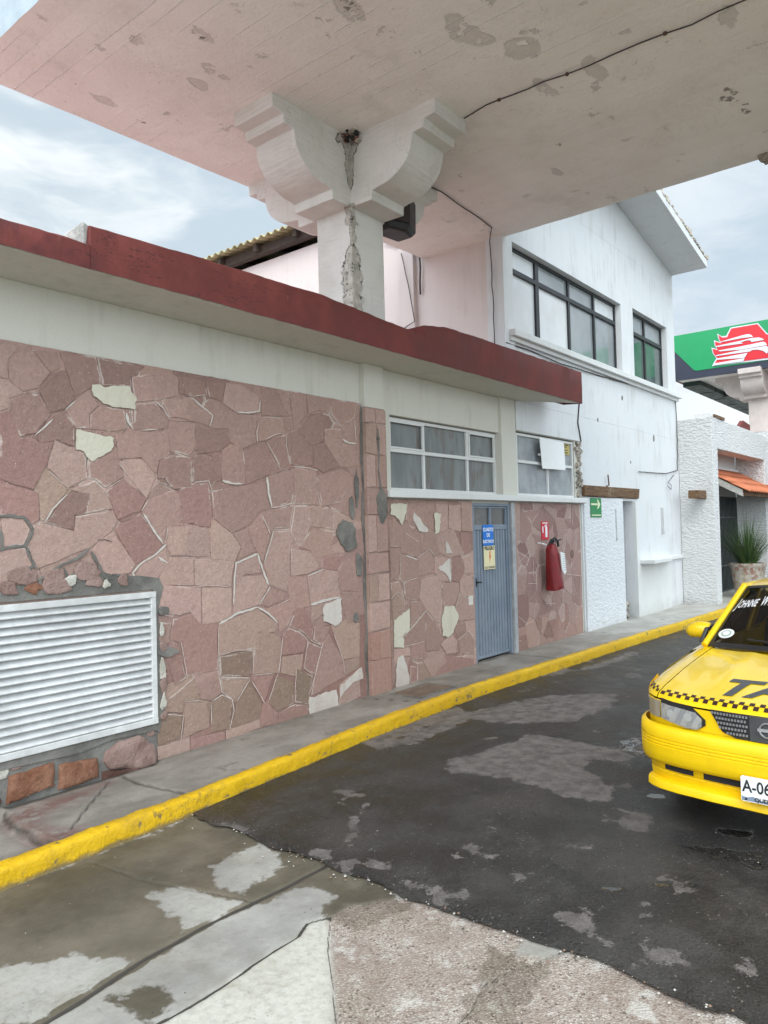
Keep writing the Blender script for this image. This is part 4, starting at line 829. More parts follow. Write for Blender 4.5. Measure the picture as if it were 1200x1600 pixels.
# small rubble bits set in the cement around the louvre
for k_, (cx_, cy_, rx_, ry_, mi) in enumerate([(350,1505,75,75,1), (540,1455,78,62,1), (590,1510,45,42,1), (760,1508,34,38,1), (212,1562,44,34,0), (440,1512,26,38,3), (662,1532,20,26,3), (150,1480,70,55,1), (50,1555,45,45,1)]):
    p = on(cx_/4, 530+cy_/4, 1, 4.909); b = MB(); rockpoly(b, ragged(p[0], p[2], rx_*.00135, ry_*.00118, 9, k_*3+2, k_*0+.8), W-.018, .006, k_+40, 0, .003); b.build('rubble_stone', M_rocks[mi], LB, smooth=50)
for k_, (x, z, a, b_, mi) in enumerate([(3.375,1.08,.022,.05,3),(3.38,.95,.03,.05,1),(3.375,.80,.026,.07,3),(3.38,.66,.03,.05,1),(3.375,.53,.022,.06,3),(3.385,.43,.03,.03,1)]):
    b = MB(); rockpoly(b, ragged(x, z, a, b_, 9, k_*5, .8), W-.018, .006, k_+60, 0, .003); b.build('rubble_stone', M_rocks[mi], LB, smooth=50)
def wp(pts, ox, oy, k): return [tuple(on(ox+a/k, oy+b/k, 1, W-.012)[[0, 2]]) for a, b in pts]
def fray(pts, seed, step=.03, amp=.012):
    out = []
    for i in range(len(pts)):
        a = np.array(pts[i]); b = np.array(pts[(i+1) % len(pts)]); L = np.linalg.norm(b-a); m = max(1, int(L/step))
        for q in range(m):
            p = a+(b-a)*q/m; out.append((p[0]+(vnoise(p[0]*31, p[1]*31, seed)-.5)*2*amp, p[1]+(vnoise(p[0]*31, p[1]*31, seed+9)-.5)*2*amp))
    return out
M_plast = m_white('cream_plaster_patch', (.60,.57,.46), (.44,.37,.30), .8, 40, .7)
M_plast2 = m_white('thin_white_smear', (.60,.555,.505), (.42,.32,.285), 1., 40, .7)
M_smear = m_white('pinkish_mortar_line', (.60,.51,.465), (.44,.34,.31), .8, 60, .5)
PP = [(wp(q, 0, 500, 2.), k) for q, k in [([(285,205),(405,210),(425,250),(420,280),(370,270),(320,262),(290,235)], 0), ([(235,340),(357,368),(350,410),(280,445),(262,415),(235,400)], 0), ([(1010,890),(1065,870),(1068,940),(1045,955),(1012,940)], 1)]]
PP += [(wp(q, 0, 850, 2.), k) for q, k in [([(965,480),(1050,455),(1058,510),(1000,528),(965,540)], 1), ([(1060,445),(1130,385),(1135,420),(1095,440),(1060,480)], 1), ([(497,375),(515,380),(520,420),(500,425)], 1)]]
PP += [(wp(q, 550, 600, 3.), k) for q, k in [([(180,560),(255,560),(250,610),(235,660),(205,625),(180,610)], 0), ([(290,600),(355,680),(350,695),(315,690),(285,640)], 1), ([(385,605),(415,610),(408,700),(390,700)], 0), ([(195,1110),(270,1050),(270,1150),(240,1180),(245,1235),(197,1240)], 0), ([(430,1045),(480,1040),(500,1090),(490,1120),(470,1170),(450,1190),(425,1180),(420,1110)], 0), ([(215,1280),(240,1275),(270,1370),(270,1420),(202,1425),(207,1340)], 1), ([(440,735),(455,760),(470,790),(440,795)], 1), ([(400,865),(460,815),(462,930),(440,890)], 1)]]
for k_, (q, kk) in enumerate(PP):
    b = MB(); patch_xz(b, fray(q, k_, .015, .012), W-.0128-.0002*k_, .0); b.build('plaster_patch', M_plast2 if kk else M_plast, LB)
LN = [(wp(q, 280, 570, 4.), w_) for q, w_ in [([(80,205),(130,250),(210,315),(190,385)], 9), ([(360,295),(430,300),(500,290),(505,225)], 11), ([(500,350),(485,420),(490,490)], 6), ([(545,480),(590,560),(640,665)], 6), ([(540,465),(600,435),(650,425)], 4), ([(668,440),(672,520),(690,600)], 5), ([(400,550),(408,620)], 6), ([(270,725),(330,740),(395,745)], 16), ([(548,700),(560,800),(580,895)], 18), ([(580,895),(650,880),(720,860)], 8), ([(700,860),(715,800)], 8), ([(90,735),(185,725),(205,790),(270,780)], 5), ([(515,935),(545,1000),(570,1060)], 8), ([(590,1030),(570,1110),(530,1240)], 10), ([(590,1030),(690,1030)], 4), ([(340,1500),(345,1350),(355,1240),(490,1180)], 14), ([(490,1180),(520,1280),(560,1375)], 18), ([(570,1385),(500,1500)], 9), ([(800,1320),(850,1300),(900,1280)], 9), ([(820,1500),(900,1470),(1010,1450)], 14), ([(640,1490),(690,1465)], 5), ([(860,780),(870,830),(885,885)], 6), ([(710,635),(780,640),(870,660)], 7), ([(1020,465),(1060,490),(1105,490)], 16), ([(1095,340),(1105,480)], 8), ([(0,1200),(95,1205)], 3), ([(90,1385),(200,1380),(320,1385)], 4), ([(520,328),(600,328),(640,340)], 4)]]
LN += [(wp(q, 0, 530, 4.), w_) for q, w_ in [([(970,390),(1020,430),(1060,500)], 8), ([(880,568),(985,562)], 7), ([(895,1090),(950,1180),(1020,1280)], 14), ([(1040,1280),(960,1355),(880,1400),(830,1460),(845,1495)], 12), ([(280,1145),(330,1060),(420,970)], 9), ([(990,1360),(1050,1400)], 16), ([(410,440),(470,385)], 9), ([(790,460),(800,520),(830,560)], 18), ([(300,820),(380,890),(430,930)], 4), ([(740,770),(790,840)], 4), ([(1050,1165),(1040,1250)], 5), ([(220,600),(330,500)], 9), ([(670,930),(770,870)],3), ([(885,1070),(930,1000)],5)]]
LN += [(wp(q, 230, 880, 3.4286), w_) for q, w_ in [([(385,325),(480,270),(590,235)], 17), ([(590,235),(650,270),(700,320)], 15), ([(380,340),(382,470),(385,600)], 4), ([(385,495),(480,465),(570,465),(565,590)], 4), ([(570,600),(680,590)], 4), ([(725,400),(715,500),(705,590)], 7), ([(385,600),(400,690),(470,740)], 6), ([(390,610),(550,615)], 6), ([(550,620),(480,740)], 7), ([(560,630),(630,750)], 6), ([(340,740),(345,860)], 5), ([(345,740),(400,705),(455,730),(465,790),(440,890)], 7), ([(700,590),(650,740)], 5), ([(800,560),(790,700)], 5), ([(180,420),(200,520),(215,620)], 4), ([(940,420),(910,560),(870,700)], 4), ([(820,370),(860,410),(840,560),(890,600)], 4), ([(880,225),(1035,180)], 10), ([(90,310),(90,310.1)], 1), ([(870,410),(930,440)], 4), ([(1000,380),(1050,520),(1060,610)], 4), ([(100,810),(195,815),(180,940)], 4), ([(200,740),(290,735)], 4)]]
LN += [(wp(q, 560, 770, 4.705), w_) for q, w_ in [([(330,1060),(420,960),(497,865)], 9), ([(497,865),(550,945)], 8), ([(345,1125),(420,1110),(490,1090)], 5), ([(350,460),(400,480),(435,490)], 12), ([(435,480),(525,410),(560,470)], 6), ([(330,660),(430,625)], 5), ([(715,840),(745,740),(830,795)], 8), ([(730,1085),(810,1015),(860,1080)], 7), ([(240,780),(290,730),(335,770)], 5), ([(680,480),(680,650)], 9), ([(600,610),(620,800)], 5), ([(340,290),(440,360)], 5), ([(310,440),(305,620),(340,690)], 4), ([(230,390),(300,395)], 4), ([(795,950),(798,1000)], 6), ([(605,1120),(680,1040)],4)]]
LN += [(wp(q, 550, 600, 3.), w_) for q, w_ in [([(850,820),(848,880),(858,930)], 7), ([(895,950),(908,1030),(955,1028)], 5), ([(1035,570),(1033,660)], 6), ([(780,840),(830,785)], 5), ([(825,935),(870,935)], 5), ([(865,1010),(850,1110),(810,1130)], 5), ([(780,1090),(820,1125)], 6), ([(990,960),(988,1040)], 5), ([(1000,890),(1075,900)], 4)]]
LN = [(q, w_) for q, w_ in LN if math.dist(q[0], q[-1]) > .02]
for k_, (q, w_) in enumerate(LN):
    b = MB(); strip_xz(b, q, W-.0126-.00002*k_, w_*.00058+.0005, .0008); b.build('mortar_smear', M_plast2 if w_ > 8 else M_smear, LB)
# pilaster: stone below, render above
pl = MB(); zc = .06; PX0, PX1, PY = 5.795, 6.125, W-.055
pm = MB(); pm.att = []; pm.ccol = []
pl.box(PX0+.006, PX1-.006, PY+.012, W+.02, .03, 3.05); pl.build('pilaster_core', M_mortar, LB)
z = .10; i = 0; rr = np.random.default_rng(5)
while z < 3.04:
    h = rr.uniform(.20, .42); z2 = min(3.045, z+h); split = rr.random() < .5 and h > .25; tilt = rr.uniform(-.04, .04)
    for a, b in ([(PX0, PX0+rr.uniform(.12, .2)), None] if split else [(PX0, PX1)]) if not split else [(PX0, PX0+.14+.04*rr.random()), (None, PX1)]:
        if a is None: a = last
        last = b
        col = np.array(TONE[rr.choice(['p','m','p','b'])])*rr.uniform(.93, 1.05)*(np.array([.95,.86,.83]) if z < .5 else 1)
        if 1.42 < z < 1.55 and split and a == PX0: col = np.array([.66,.61,.50])
        e = .004; v = [(a+e, z+e), (b-e, z+e+tilt*.5), (b-e, z2-e), (a+e, z2-e)]; k = .012
        o0 = len(pm.v); P_ = [(x, PY+.014, zz) for x, zz in v]; c0 = ((a+b)/2, (z+z2)/2); Q_ = [(x+(c0[0]-x)*k/.1*.5, PY, zz+(c0[1]-zz)*k/.15*.5) for x, zz in v]
        pm.add(P_+Q_, [(0,1,5,4),(1,2,6,5),(2,3,7,6),(3,0,4,7),(4,5,6,7)]); pm.att += [1.]*4+[.35]*4; pm.ccol += [tuple(col)+(1.,)]*8
        # side return on the -X side
        if a == PX0:
            S = [(PX0-.001, PY+.004, z+e), (PX0-.001, W+.0, z+e), (PX0-.001, W+.0, z2-e), (PX0-.001, PY+.004, z2-e)]; pm.add(S, [(0,1,2,3)]); pm.att += [.2]*4; pm.ccol += [tuple(col*.95)+(1.,)]*4
        if b == PX1:
            S = [(PX1+.001, PY+.004, z+e), (PX1+.001, W+.0, z+e), (PX1+.001, W+.0, z2-e), (PX1+.001, PY+.004, z2-e)]; pm.add(S, [(0,1,2,3)]); pm.att += [.2]*4; pm.ccol += [tuple(col)+(1.,)]*4
    z = z2
o = build_stones(pm, 'pilaster', LB)
MB().box(PX0+.01, PX1, PY+.012, W+.03, 3.052, 3.50).build('pilaster_head', M_band, LB, bevel=.006)
cm2 = MB(); patch_xz(cm2, ragged(6.02, 2.04, .085, .17, 26, 21, .4), PY+.001, .007); patch_xz(cm2, [(5.98,2.85),(5.995,2.84),(6.01,2.6),(5.99,2.4),(6.03,2.2),(6.0,2.2),(5.97,2.4),(5.985,2.6),(5.97,2.7)], PY+.001, .006)
cm2.build_each('cement_repair', M_cement, LB, bevel=.003)
tb = MB(); tb.tube([(5.98, PY+.03, 2.74), (5.98, PY-.02, 2.74)], .018, 8); tb.build('pipe_stub', M_cement, LB)

# louvred vent
lv = MB(); x0, x1, z0, z1 = LV
for a in ((x0+.0, x1, W-.03, W+.05, z1-.045, z1), (x0, x1, W-.03, W+.05, z0, z0+.045), (x1-.045, x1-.001, W-.028, W+.05, z0+.045, z1-.045), (x0+.001, x0+.045, W-.028, W+.05, z0+.045, z1-.045)): lv.box(*a)
VT = lv.build('louvre_vent', M_louv, LB, bevel=.004); 
sl = MB(); n = 17; hh = (z1-z0-.09)/n
for k in range(n):
    zb = z0+.045+k*hh
    sl.prism([(x0+.046, 0, 0)], (0,0,0), (0,0,0)) if False else None
    y0 = W-.022; prof_ = [(y0, zb+.004), (y0-.004, zb+.010), (W+.030, zb+hh*1.06), (W+.034, zb+hh*1.0)]
    s_ = random.uniform(-.0015, .0015)
    sl.add([(xx, a+s_, b) for xx in (x0+.046, x1-.046) for a, b in prof_], [(0,1,2,3),(7,6,5,4),(0,4,5,1),(1,5,6,2),(2,6,7,3),(3,7,4,0)])
sl.build('slats', M_louv, VT); MB().box(x0+.02, x1-.02, W+.06, W+.2, z0+.02, z1-.02).build('void', M_dark, VT)

# ribbon windows of the ground floor
def window_low(xa, xb, za, zb, y, mull, trans, parent, gl, fw_=.035, name='window'):
    f = MB(); f.box(xa, xb, y, y+.05, zb-fw_, zb); f.box(xa, xb, y, y+.05, za, za+fw_); f.box(xa, xa+fw_, y+.001, y+.05, za+fw_, zb-fw_); f.box(xb-fw_, xb, y+.001, y+.05, za+fw_, zb-fw_)
    for m in mull: f.box(m-.018, m+.018, y+.003, y+.048, za+fw_, zb-fw_)
    f.box(xa+fw_, xb-fw_, y-.004, y+.045, trans-.02, trans+.02)
    o = f.build(name, M_trim, parent, bevel=.003)
    xs = [xa]+list(mull)+[xb]
    for i in range(len(xs)-1):
        for j, (a, b) in enumerate(((za, trans), (trans, zb))):
            MB().box(xs[i]+.012, xs[i+1]-.012, y+.030, y+.036, a+.012, b-.012).build('pane', gl[(i*2+j) % len(gl)], o)
    return o
wA = window_low(6.30, 8.60, 2.215, 3.02, W+.08, [6.99, 7.92], 2.66, LB, [M_frost])
# inner opening casement rails
ca = MB()
for xa, xb in ((6.34, 6.97), (7.94, 8.56)):
    for a in ((xa, xb, 2.68, 2.70), (xa, xb, 2.965, 2.985)): ca.box(a[0], a[1], W+.068, W+.09, a[2], a[3])
    for a in ((xa, xa+.022), (xb-.022, xb)): ca.box(a[0], a[1], W+.069, W+.09, 2.70, 2.965)
ca.build_each('casement', M_trim, wA, bevel=.002)
wB = window_low(9.08, 10.88, 2.215, 3.08, W+.035, [10.02], 2.69, LB, [M_frost2])
MB().box(6.14, 11.10, W-.085, W+.10, 2.135, 2.213, jit=.003).build('window_sill', M_trim, LB, bevel=.008)
# exposed rubble strip beside window
rs = MB()
for k in range(60):
    x = random.uniform(10.93, 11.08); zz = random.uniform(2.22, 3.08); s = random.uniform(.015, .035); rs.box(x-s, x+s, W-.012-random.uniform(0,.012), W+.03, zz-s*.7, zz+s*.7, jit=s*.35)
rs.build_each('exposed_rubble', M_rubble, LB)

# steel door with transom
D = MB(); dx0, dx1 = 7.865, 8.80; dy = W+.015
D.box(dx0, dx0+.035, dy-.01, dy+.06, .13, 2.10); D.box(8.745, 8.745+.04, dy-.01, dy+.06, .13, 2.10); D.box(dx0+.035, 8.745, dy-.009, dy+.06, 2.065, 2.10)
DR = D.build('door_frame', M_door, LB, bevel=.003)
DL = MB(); a, b = dx0+.038, 8.742
DL.box(a, b, dy+.01, dy+.045, .16, .195); DL.box(a, b, dy+.008, dy+.045, 1.765, 1.815); DL.box(a, a+.03, dy+.009, dy+.045, .195, 1.765); DL.box(b-.03, b, dy+.009, dy+.045, .195, 1.765)
n = 11; ww = (b-a-.06)/n
pts = []
for k in range(n):
    x = a+.03+k*ww; pts += [(x+.004, dy+.036), (x+.012, dy+.018), (x+ww-.022, dy+.018), (x+ww-.014, dy+.036)]
DL.grid([[(x, y, z) for x, y in pts] for z in (.195, 1.765)])
DO = DL.build('door', M_door, LB, bevel=.002)
tr = MB(); tr.box(a, b, dy+.012, dy+.038, 2.04, 2.062); tr.box(a, b, dy+.012, dy+.038, 1.815, 1.83); tr.box(a, a+.03, dy+.01, dy+.04, 1.815, 2.062); tr.box(b-.03, b, dy+.01, dy+.04, 1.815, 2.062); tr.box((a+b)/2-.018, (a+b)/2+.018, dy+.01, dy+.04, 1.815, 2.062); TR = tr.build('transom', M_door, DR)
MB().box(a+.03, b-.03, dy+.032, dy+.036, 1.815, 2.062).build('transom_pane', glassy('dark_transom_glass', (.06,.058,.055), (.12,.115,.11), 1.5, .2), TR)
hd = MB(); hd.tube([(a+.02, dy-.03, 1.12), (a+.10, dy-.03, 1.115)], .009, 8); hd.tube([(a+.02, dy+.0, 1.12), (a+.02, dy-.035, 1.12)], .011, 8); hd.box(a+.002, a+.035, dy-.004, dy+.01, 1.06, 1.17); hd.build('handle', M_black, DO)
MB().box(8.80, 8.885, W-.022, W+.03, .12, 2.12, jit=.004).build('door_jamb', M_cement if False else plain('grey_jamb_render', (.34,.35,.36), .85, var=.2, scale=9, bump=.4), LB, bevel=.006)
MB().box(7.70, 7.80, W-.012, W+.01, .86, .97).build('cement_repair', plain('pale_plaster_dab', (.6,.58,.52), .9), LB)

# roof slab, parapet
rs = MB()
rs.prism([(p[0], p[1], 0) for p in [(-6, 4.43), (9.90, 4.39), (8.95, 4.96), (8.79, 4.96), (8.79, 13.5), (-6, 13.5)]], (0,0,3.50), (0,0,3.60))
rs.build('roof_slab', M_band, LB, bevel=.004)
rs = MB(); rs.add([(-6,4.6,3.612),(8.79,4.6,3.612),(8.79,13.5,3.612),(-6,13.5,3.612)], [(0,1,2,3)]); rs.add([(8.75,4.5,3.612),(9.75,4.5,3.612),(8.95,4.93,3.612),(8.75,4.93,3.612)], [(0,1,2,3)]); rs.build('roof_surface', M_redroof, LB)
def parapet(xa, xb, ztop, y0, y1, step=.06, zb=3.503):
    xs = np.arange(xa, xb, step); xs = np.append(xs, xb); rows = []
    for x in xs:
        zt = ztop(x)+(fbm(x*9, 0, 51)-.5)*.016; n = (fbm(x*5, 3, 55)-.5)*.010; n2 = (fbm(x*14, 8, 57)-.5)*.008; yy = y0 if not callable(y0) else y0(x)
        rows.append([(x, yy+n, zb+(fbm(x*11, 2, 61)-.5)*.010), (x, yy+n*.5-.002, (zb+zt)/2), (x, yy+n2, zt-.012), (x, yy+.012, zt), (x, y1-.01, zt+n2), (x, y1, zt-.012), (x, y1, zb+.02)])
    m = MB(); m.grid(rows); m.add(rows[0], [tuple(range(7))]); m.add(rows[-1], [tuple(range(7))[::-1]]); return m
yf = lambda x: 4.405-.003*x
parapet(-6, 2.545, lambda x: 3.665, yf, 4.60).build('parapet', M_red, LB, smooth=45)
def pz(x): return float(np.interp(x, [2.5, 3.3, 4.7, 6.2], [3.785, 3.81, 3.835, 3.76]))
parapet(2.548, 6.20, pz, lambda x: yf(x)-.004, 4.70).build('parapet', M_red, LB, smooth=45)
parapet(6.203, 9.97, lambda x: float(np.interp(x, [6.2, 6.6, 10], [3.87, 3.93, 3.955])), lambda x: yf(x)-.002, 4.66).build('parapet', M_red, LB, smooth=45)
MB().box(2.525, 2.552, 4.43, 4.70, 3.64, 3.80, jit=.012).build('parapet_end', plain('bare_concrete', (.42,.41,.38), .95, var=.3, scale=30, bump=.8), LB, bevel=.01)
# back and side walls so the block stands from elsewhere
bw = MB(); bw.box(-6, 8.7, 13.2, 13.5, 0, 3.5); bw.box(-6, -5.8, 4.98, 13.2, 0, 3.5); bw.build('rear_wall', M_white, LB)

# ================================================================== TWO STOREY BUILDING
XL, XR = 8.79, 15.90
ub = MB()
UW = (9.05, 12.98, 4.47, 5.70); UW2 = (13.56, 15.42, 4.47, 5.76)
wall_xz(ub, XL+.25, XR, 3.505, 6.66, W, .22, [UW, UW2])
wall_xz(ub, 11.062, XR, .0, 3.503, W, .22, [(12.72, 13.25, .0, 2.2)])
wall_xz(ub, XL+.25, 11.06, 3.11, 3.503, W+.001, .02)
# gable (ridge beyond the canopy's shade line)
rx, rz_ = 12.35, 7.62
def roofz(x): return rz_-.175*abs(x-rx)*1.0 if x > rx else rz_-.235*abs(x-rx)
ub.prism([(XL+.25, W, 6.662), (XR, W, 6.662), (XR, W, roofz(XR)-.02), (rx, W, rz_-.02), (XL+.25, W, roofz(XL+.25)-.02)], (0,.0,0), (0,.22,0))
ub.build('wall', M_whiteB, RB)
# corner strip and side wall facing the low roof
MB().box(XL-.02, XL+.248, W-.02, W+.24, 3.62, 6.9).build('corner_pier', M_whiteB, RB, bevel=.01)
sw = MB(); sw.box(XL+.01, XL+.22, W+.242, 13.0, .0, 6.5); sw.box(XL-.07, XL+.012, 6.35, 6.62, 3.61, 6.5)
sw.build('side_wall', m_white('bounce_tinted_render', (.68,.60,.575), (.48,.42,.38), .5), RB)  # pink in the wall colour stands for light bounced off the red roof
MB().box(XR-.22, XR-.002, W+.222, 13.0, 0, 6.9).build('far_side_wall', M_whiteB, RB); MB().box(XL+.2, XR, 12.8, 13.0, 0, 6.6).build('rear_wall', M_whiteB, RB)
# roof: plastered slab on the right slope with ragged tile edge, corrugated sheets on the left slope
rf = MB()
rf.prism([(rx, 4.22, rz_), (XR+.0, 4.22, roofz(XR)-.06), (XR+.0, 4.22, roofz(XR)+.10), (rx, 4.22, rz_+.15)], (0,0,0), (0,8.9,0))
ROOF = rf.build('roof_slab', M_whiteB, RB, bevel=.008)
te = MB()
x = rx
while x < XR+.02:
    dxx = random.uniform(.09, .16); zt = roofz(x)+.11
    te.box(x, x+dxx*.95, 4.20+random.uniform(0,.03), 4.6, zt, zt+random.uniform(.03,.085), jit=.010); x += dxx
te.build('roof_tile_edge', plain('old_tile_edge', (.42,.37,.30), .95, var=.5, scale=18, bump=.8), ROOF)
rdg = MB(); rdg.box(rx-.13, rx+.09, 4.1, 4.95, rz_-.22, rz_-.02, jit=.01); rdg.build('ridge_beam', M_wood, RB, bevel=.006)
co = MB(); rows = []
ys_ = np.arange(4.3, 13.3, .02)
for s in np.linspace(0, 1, 5):
    x = rx-.02-(rx-8.42)*s; z = roofz(x)+.03; rows.append([(x, y, z+.028*math.sin(y*2*math.pi/.17)) for y in ys_])
co.grid(rows); co.build('corrugated_roof', M_corr, RB, smooth=80, solid=.012)
ra = MB()
for y in np.arange(4.7, 13, .95):
    x0_, x1_ = 8.50, rx-.1; ra.prism([(x0_, y, roofz(x0_)-.015), (x1_, y, roofz(x1_)-.015), (x1_, y, roofz(x1_)-.13), (x0_, y, roofz(x0_)-.13)], (0,0,0), (0,.09,0))
ra.box(8.60, 8.72, 4.5, 13.1, roofz(8.66)-.20, roofz(8.66)-.06)
ra.build_each('rafter', plain('dark_rafter', (.045,.03,.022), .85, var=.3, scale=12), RB)
# ledge under the upper windows
lg = MB(); lg.box(XL+.10, XR+.03, W-.11, W+.0, 4.36, 4.45, jit=.003); lg.box(XL+.10, XR+.02, W-.05, W+.0, 4.30, 4.358); lg.box(XL+.26, UW[1]+.0, W-.06, W-.001, 4.452, 4.472)
lg.build('window_ledge', M_trim, RB, bevel=.008)
def window_up(hole, mull, trans, thick, glz, y=W+.10):
    xa, xb, za, zb = hole; f = MB(); w_ = .045
    for a in ((xa, xb, za, za+w_), (xa, xb, zb-w_, zb)): f.box(a[0], a[1], y, y+.05, a[2], a[3])
    f.box(xa, xa+w_, y+.001, y+.05, za+w_, zb-w_); f.box(xb-w_, xb, y+.001, y+.05, za+w_, zb-w_)
    for m, tk in mull: f.box(m-tk, m+tk, y-.006, y+.048, za+w_, zb-w_)
    f.box(xa+w_, xb-w_, y-.010, y+.046, trans-.034, trans+.034)
    o = f.build('window', M_blackpaint, RB, bevel=.003)
    xs = [xa]+[m for m, _ in mull]+[xb]; k = 0
    for i in range(len(xs)-1):
        for (a, b) in ((za, trans), (trans, zb)):
            MB().box(xs[i]+.01, xs[i+1]-.01, y+.028, y+.034, a+.01, b-.01).build('pane', glz[k % len(glz)], o); k += 1
    return o
window_up(UW, [(9.97, .052), (11.05, .030), (12.03, .030)], 5.36, .03, [M_glassL, M_glassL, M_glassL, M_glassM, M_glassM, M_glassM, M_glassM, M_glassL])
window_up(UW2, [(14.42, .030)], 5.36, .03, [M_glassD, M_glassM, M_glassD, M_glassM])
rm = MB(); rm.box(9.03, 15.46, W+.24, W+.27, 4.40, 5.80); rm.build('curtain', M_paper, RB)
# doorway: recess with fluted metal door, jamb, timber lintel, rough panel, shelf panel
dw = MB(); pts = []
xx = 12.72
for k in range(4):
    pts += [(xx, W+.20), (xx+.05, W+.16), (xx+.11, W+.16), (xx+.135, W+.20)]; xx += .1345
dw.grid([[(a, b, c) for a, b in pts] for c in (.14, 2.19)]); dw.box(12.70, 13.27, W+.205, W+.215, .1, 2.2)
dw.build('doorway_panel', plain('grey_fluted_sheet', (.36,.37,.39), .6, var=.12, scale=3), RB)
MB().box(13.252, 13.40, W-.05, W+.16, .13, 2.20).build('door_jamb', M_trim, RB, bevel=.006)
MB().box(11.08, 13.46, W-.05, W+.18, 2.245, 2.415, jit=.012).build('lintel', M_wood, RB, bevel=.012)
MB().box(11.10, 12.70, W-.030, W+.001, .10, 2.235, jit=.004).build('rough_panel', M_panel, RB, bevel=.01)
MB().box(13.402, 15.06, W-.035, W+.001, .10, 1.07, jit=.002).build('apron_panel', M_trim, RB, bevel=.006)
sh = MB(); sh.prism([(13.402, W-.30, 0), (14.55, W-.24, 0), (15.1, W-.06, 0), (15.86, W-.05, 0), (15.86, W, 0), (13.402, W, 0)], (0,0,1.072), (0,0,1.14)); sh.build('shelf', M_trim, RB, bevel=.006)
rbm = MB()
for k in range(26):
    x = random.uniform(12.74, 13.24); z = random.uniform(.14, .42); s = random.uniform(.02, .05); rbm.box(x-s, x+s, W+.12, W+.2, z-s*.6, z+s*.6, jit=s*.3)
rbm.build('broken_plaster', M_rubble, RB)
for x, z0, z1 in ((12.35, 1.55, 2.05), (14.72, 1.62, 2.1)):
    m = MB(); m.box(x-.012, x+.012, W-.045, W+.0, z0, z1); m.box(x-.02, x+.02, W-.055, W, z0-.03, z0+.01); m.build('hook_rail', plain('grey_rail', (.5,.5,.5), .6), RB)
m = MB(); m.tube([(12.06, W+.02, 2.42), (12.06, W-.05, 2.45), (12.03, W-.05, 2.62)], .012, 6); m.build('rebar_stub', M_rust, RB)
for x, z, s in ((12.9, 4.02, .035), (14.45, 3.42, .045), (11.8, 3.52, .025), (13.2, 2.9, .02)):
    patch = MB(); patch_xz(patch, ragged(x, z, s*.8, s*1.3, 12, int(z*9), .5), W-.001, .003); patch.build('wall_hole', M_cement, RB)

# ================================================================== ENTRANCE BUILDING (rough-cast, portal, tiled awning)
EB = thing('entrance_building', 'low white rough-cast building with a square portal beside the two-storey wall', 'building', (18, 4.4, .1))
EY = 4.25
eb = MB()
eb.box(15.902, 16.24, EY, 4.92, .0, 3.92)
eb.box(16.24, 20.45, EY, EY+.34, 3.30, 3.92); eb.box(20.45, 20.8, EY-.0, 4.92, 0, 3.92); eb.box(20.8, 28, EY-.12, EY+.3, 0, 4.06); eb.box(20.8, 21.1, EY+.3, 8, 0, 4.06)
eb.build('wall', M_rough, EB, bevel=.012)
ib = MB(); wall_xz(ib, 16.24, 20.45, 0, 3.9, 4.94, .2, [(16.45, 20.35, .12, 2.42)]); ib.box(16.24, 20.45, 4.86, 4.94, 3.02, 3.10)
ib.box(16.24, 20.45, 4.59, 5.1, 3.55, 3.6)
ib.build('inner_wall', M_white, EB)
MB().box(16.5, 17.6, 4.80, 4.93, .13, .62).build('low_plinth', M_white, EB)
MB().box(16.3, 20.4, 5.6, 5.65, 0, 3.2).build('dark_interior', plain('dark_interior', (.11,.13,.125), .8), EB)
gt = MB()
for x in np.arange(16.5, 20.35, .115): gt.tube([(x, 4.90, .14), (x, 4.90, 2.40)], .014, 6)
for z in (.16, .75, 1.9, 2.38): gt.box(16.45, 20.35, 4.885, 4.92, z-.015, z+.015)
gt.build('gate', M_grille, EB)
cp_ = MB(); cp_.box(15.98, 16.9, EY+.02, EY+.36, 3.925, 4.01, jit=.008); cp_.build('coping', M_white, EB, bevel=.008)
MB().box(16.1, 16.85, EY-.02, EY+.02, 3.93, 3.99).build('coping_edge', M_wood, EB)
ra_ = MB(); ra_.prism([(19.5, EY+.36, 3.9), (20.75, EY+.36, 3.9), (20.75, EY+.36, 4.25), (20.1, EY+.36, 4.3), (19.6, EY+.36, 4.05)], (0,0,0), (0,.1,0)); ra_.build('roof_ridge_cap', M_red, EB, bevel=.01)
bm_ = MB(); bm_.box(15.42, 15.905, 4.39, 4.60, 2.27, 2.43, jit=.012); bm_.build('beam_end', M_wood, EB, bevel=.01)
# tiled awning
aw = MB(); ax0, ax1 = 17.0, 21.6
def az(y): return 2.38+(y-3.88)*.58
nT = int((ax1-ax0)/.17)
for rI in range(3):
    ya, yb = 4.92-rI*.36+.02, 4.92-(rI+1)*.36-.03
    rows = []
    for yy, lift in ((ya, .0), (yb, .022)):
        rows.append([(ax0+(ax1-ax0)*k/(nT*6), yy, az(yy)+.05+lift+.038*abs(math.sin(math.pi*k/6))) for k in range(nT*6+1)])
    aw.grid(rows)
AWo = aw.build('awning_tiles', M_tile, EB, smooth=50, solid=.014)
aw = MB(); aw.prism([(ax0+.02, 3.98, az(3.98)-.12), (ax0+.02, 4.93, az(4.93)-.14), (ax0+.02, 4.93, az(4.93)+.02), (ax0+.02, 3.98, az(3.98)+.02)], (0,0,0), (.10,0,0)); aw.prism([(ax1-.1, 3.98, az(3.98)-.12), (ax1-.1, 4.93, az(4.93)-.14), (ax1-.1, 4.93, az(4.93)+.02), (ax1-.1, 3.98, az(3.98)+.02)], (0,0,0), (.10,0,0)); aw.build_each('awning_rafter', M_palewood, AWo, bevel=.005)
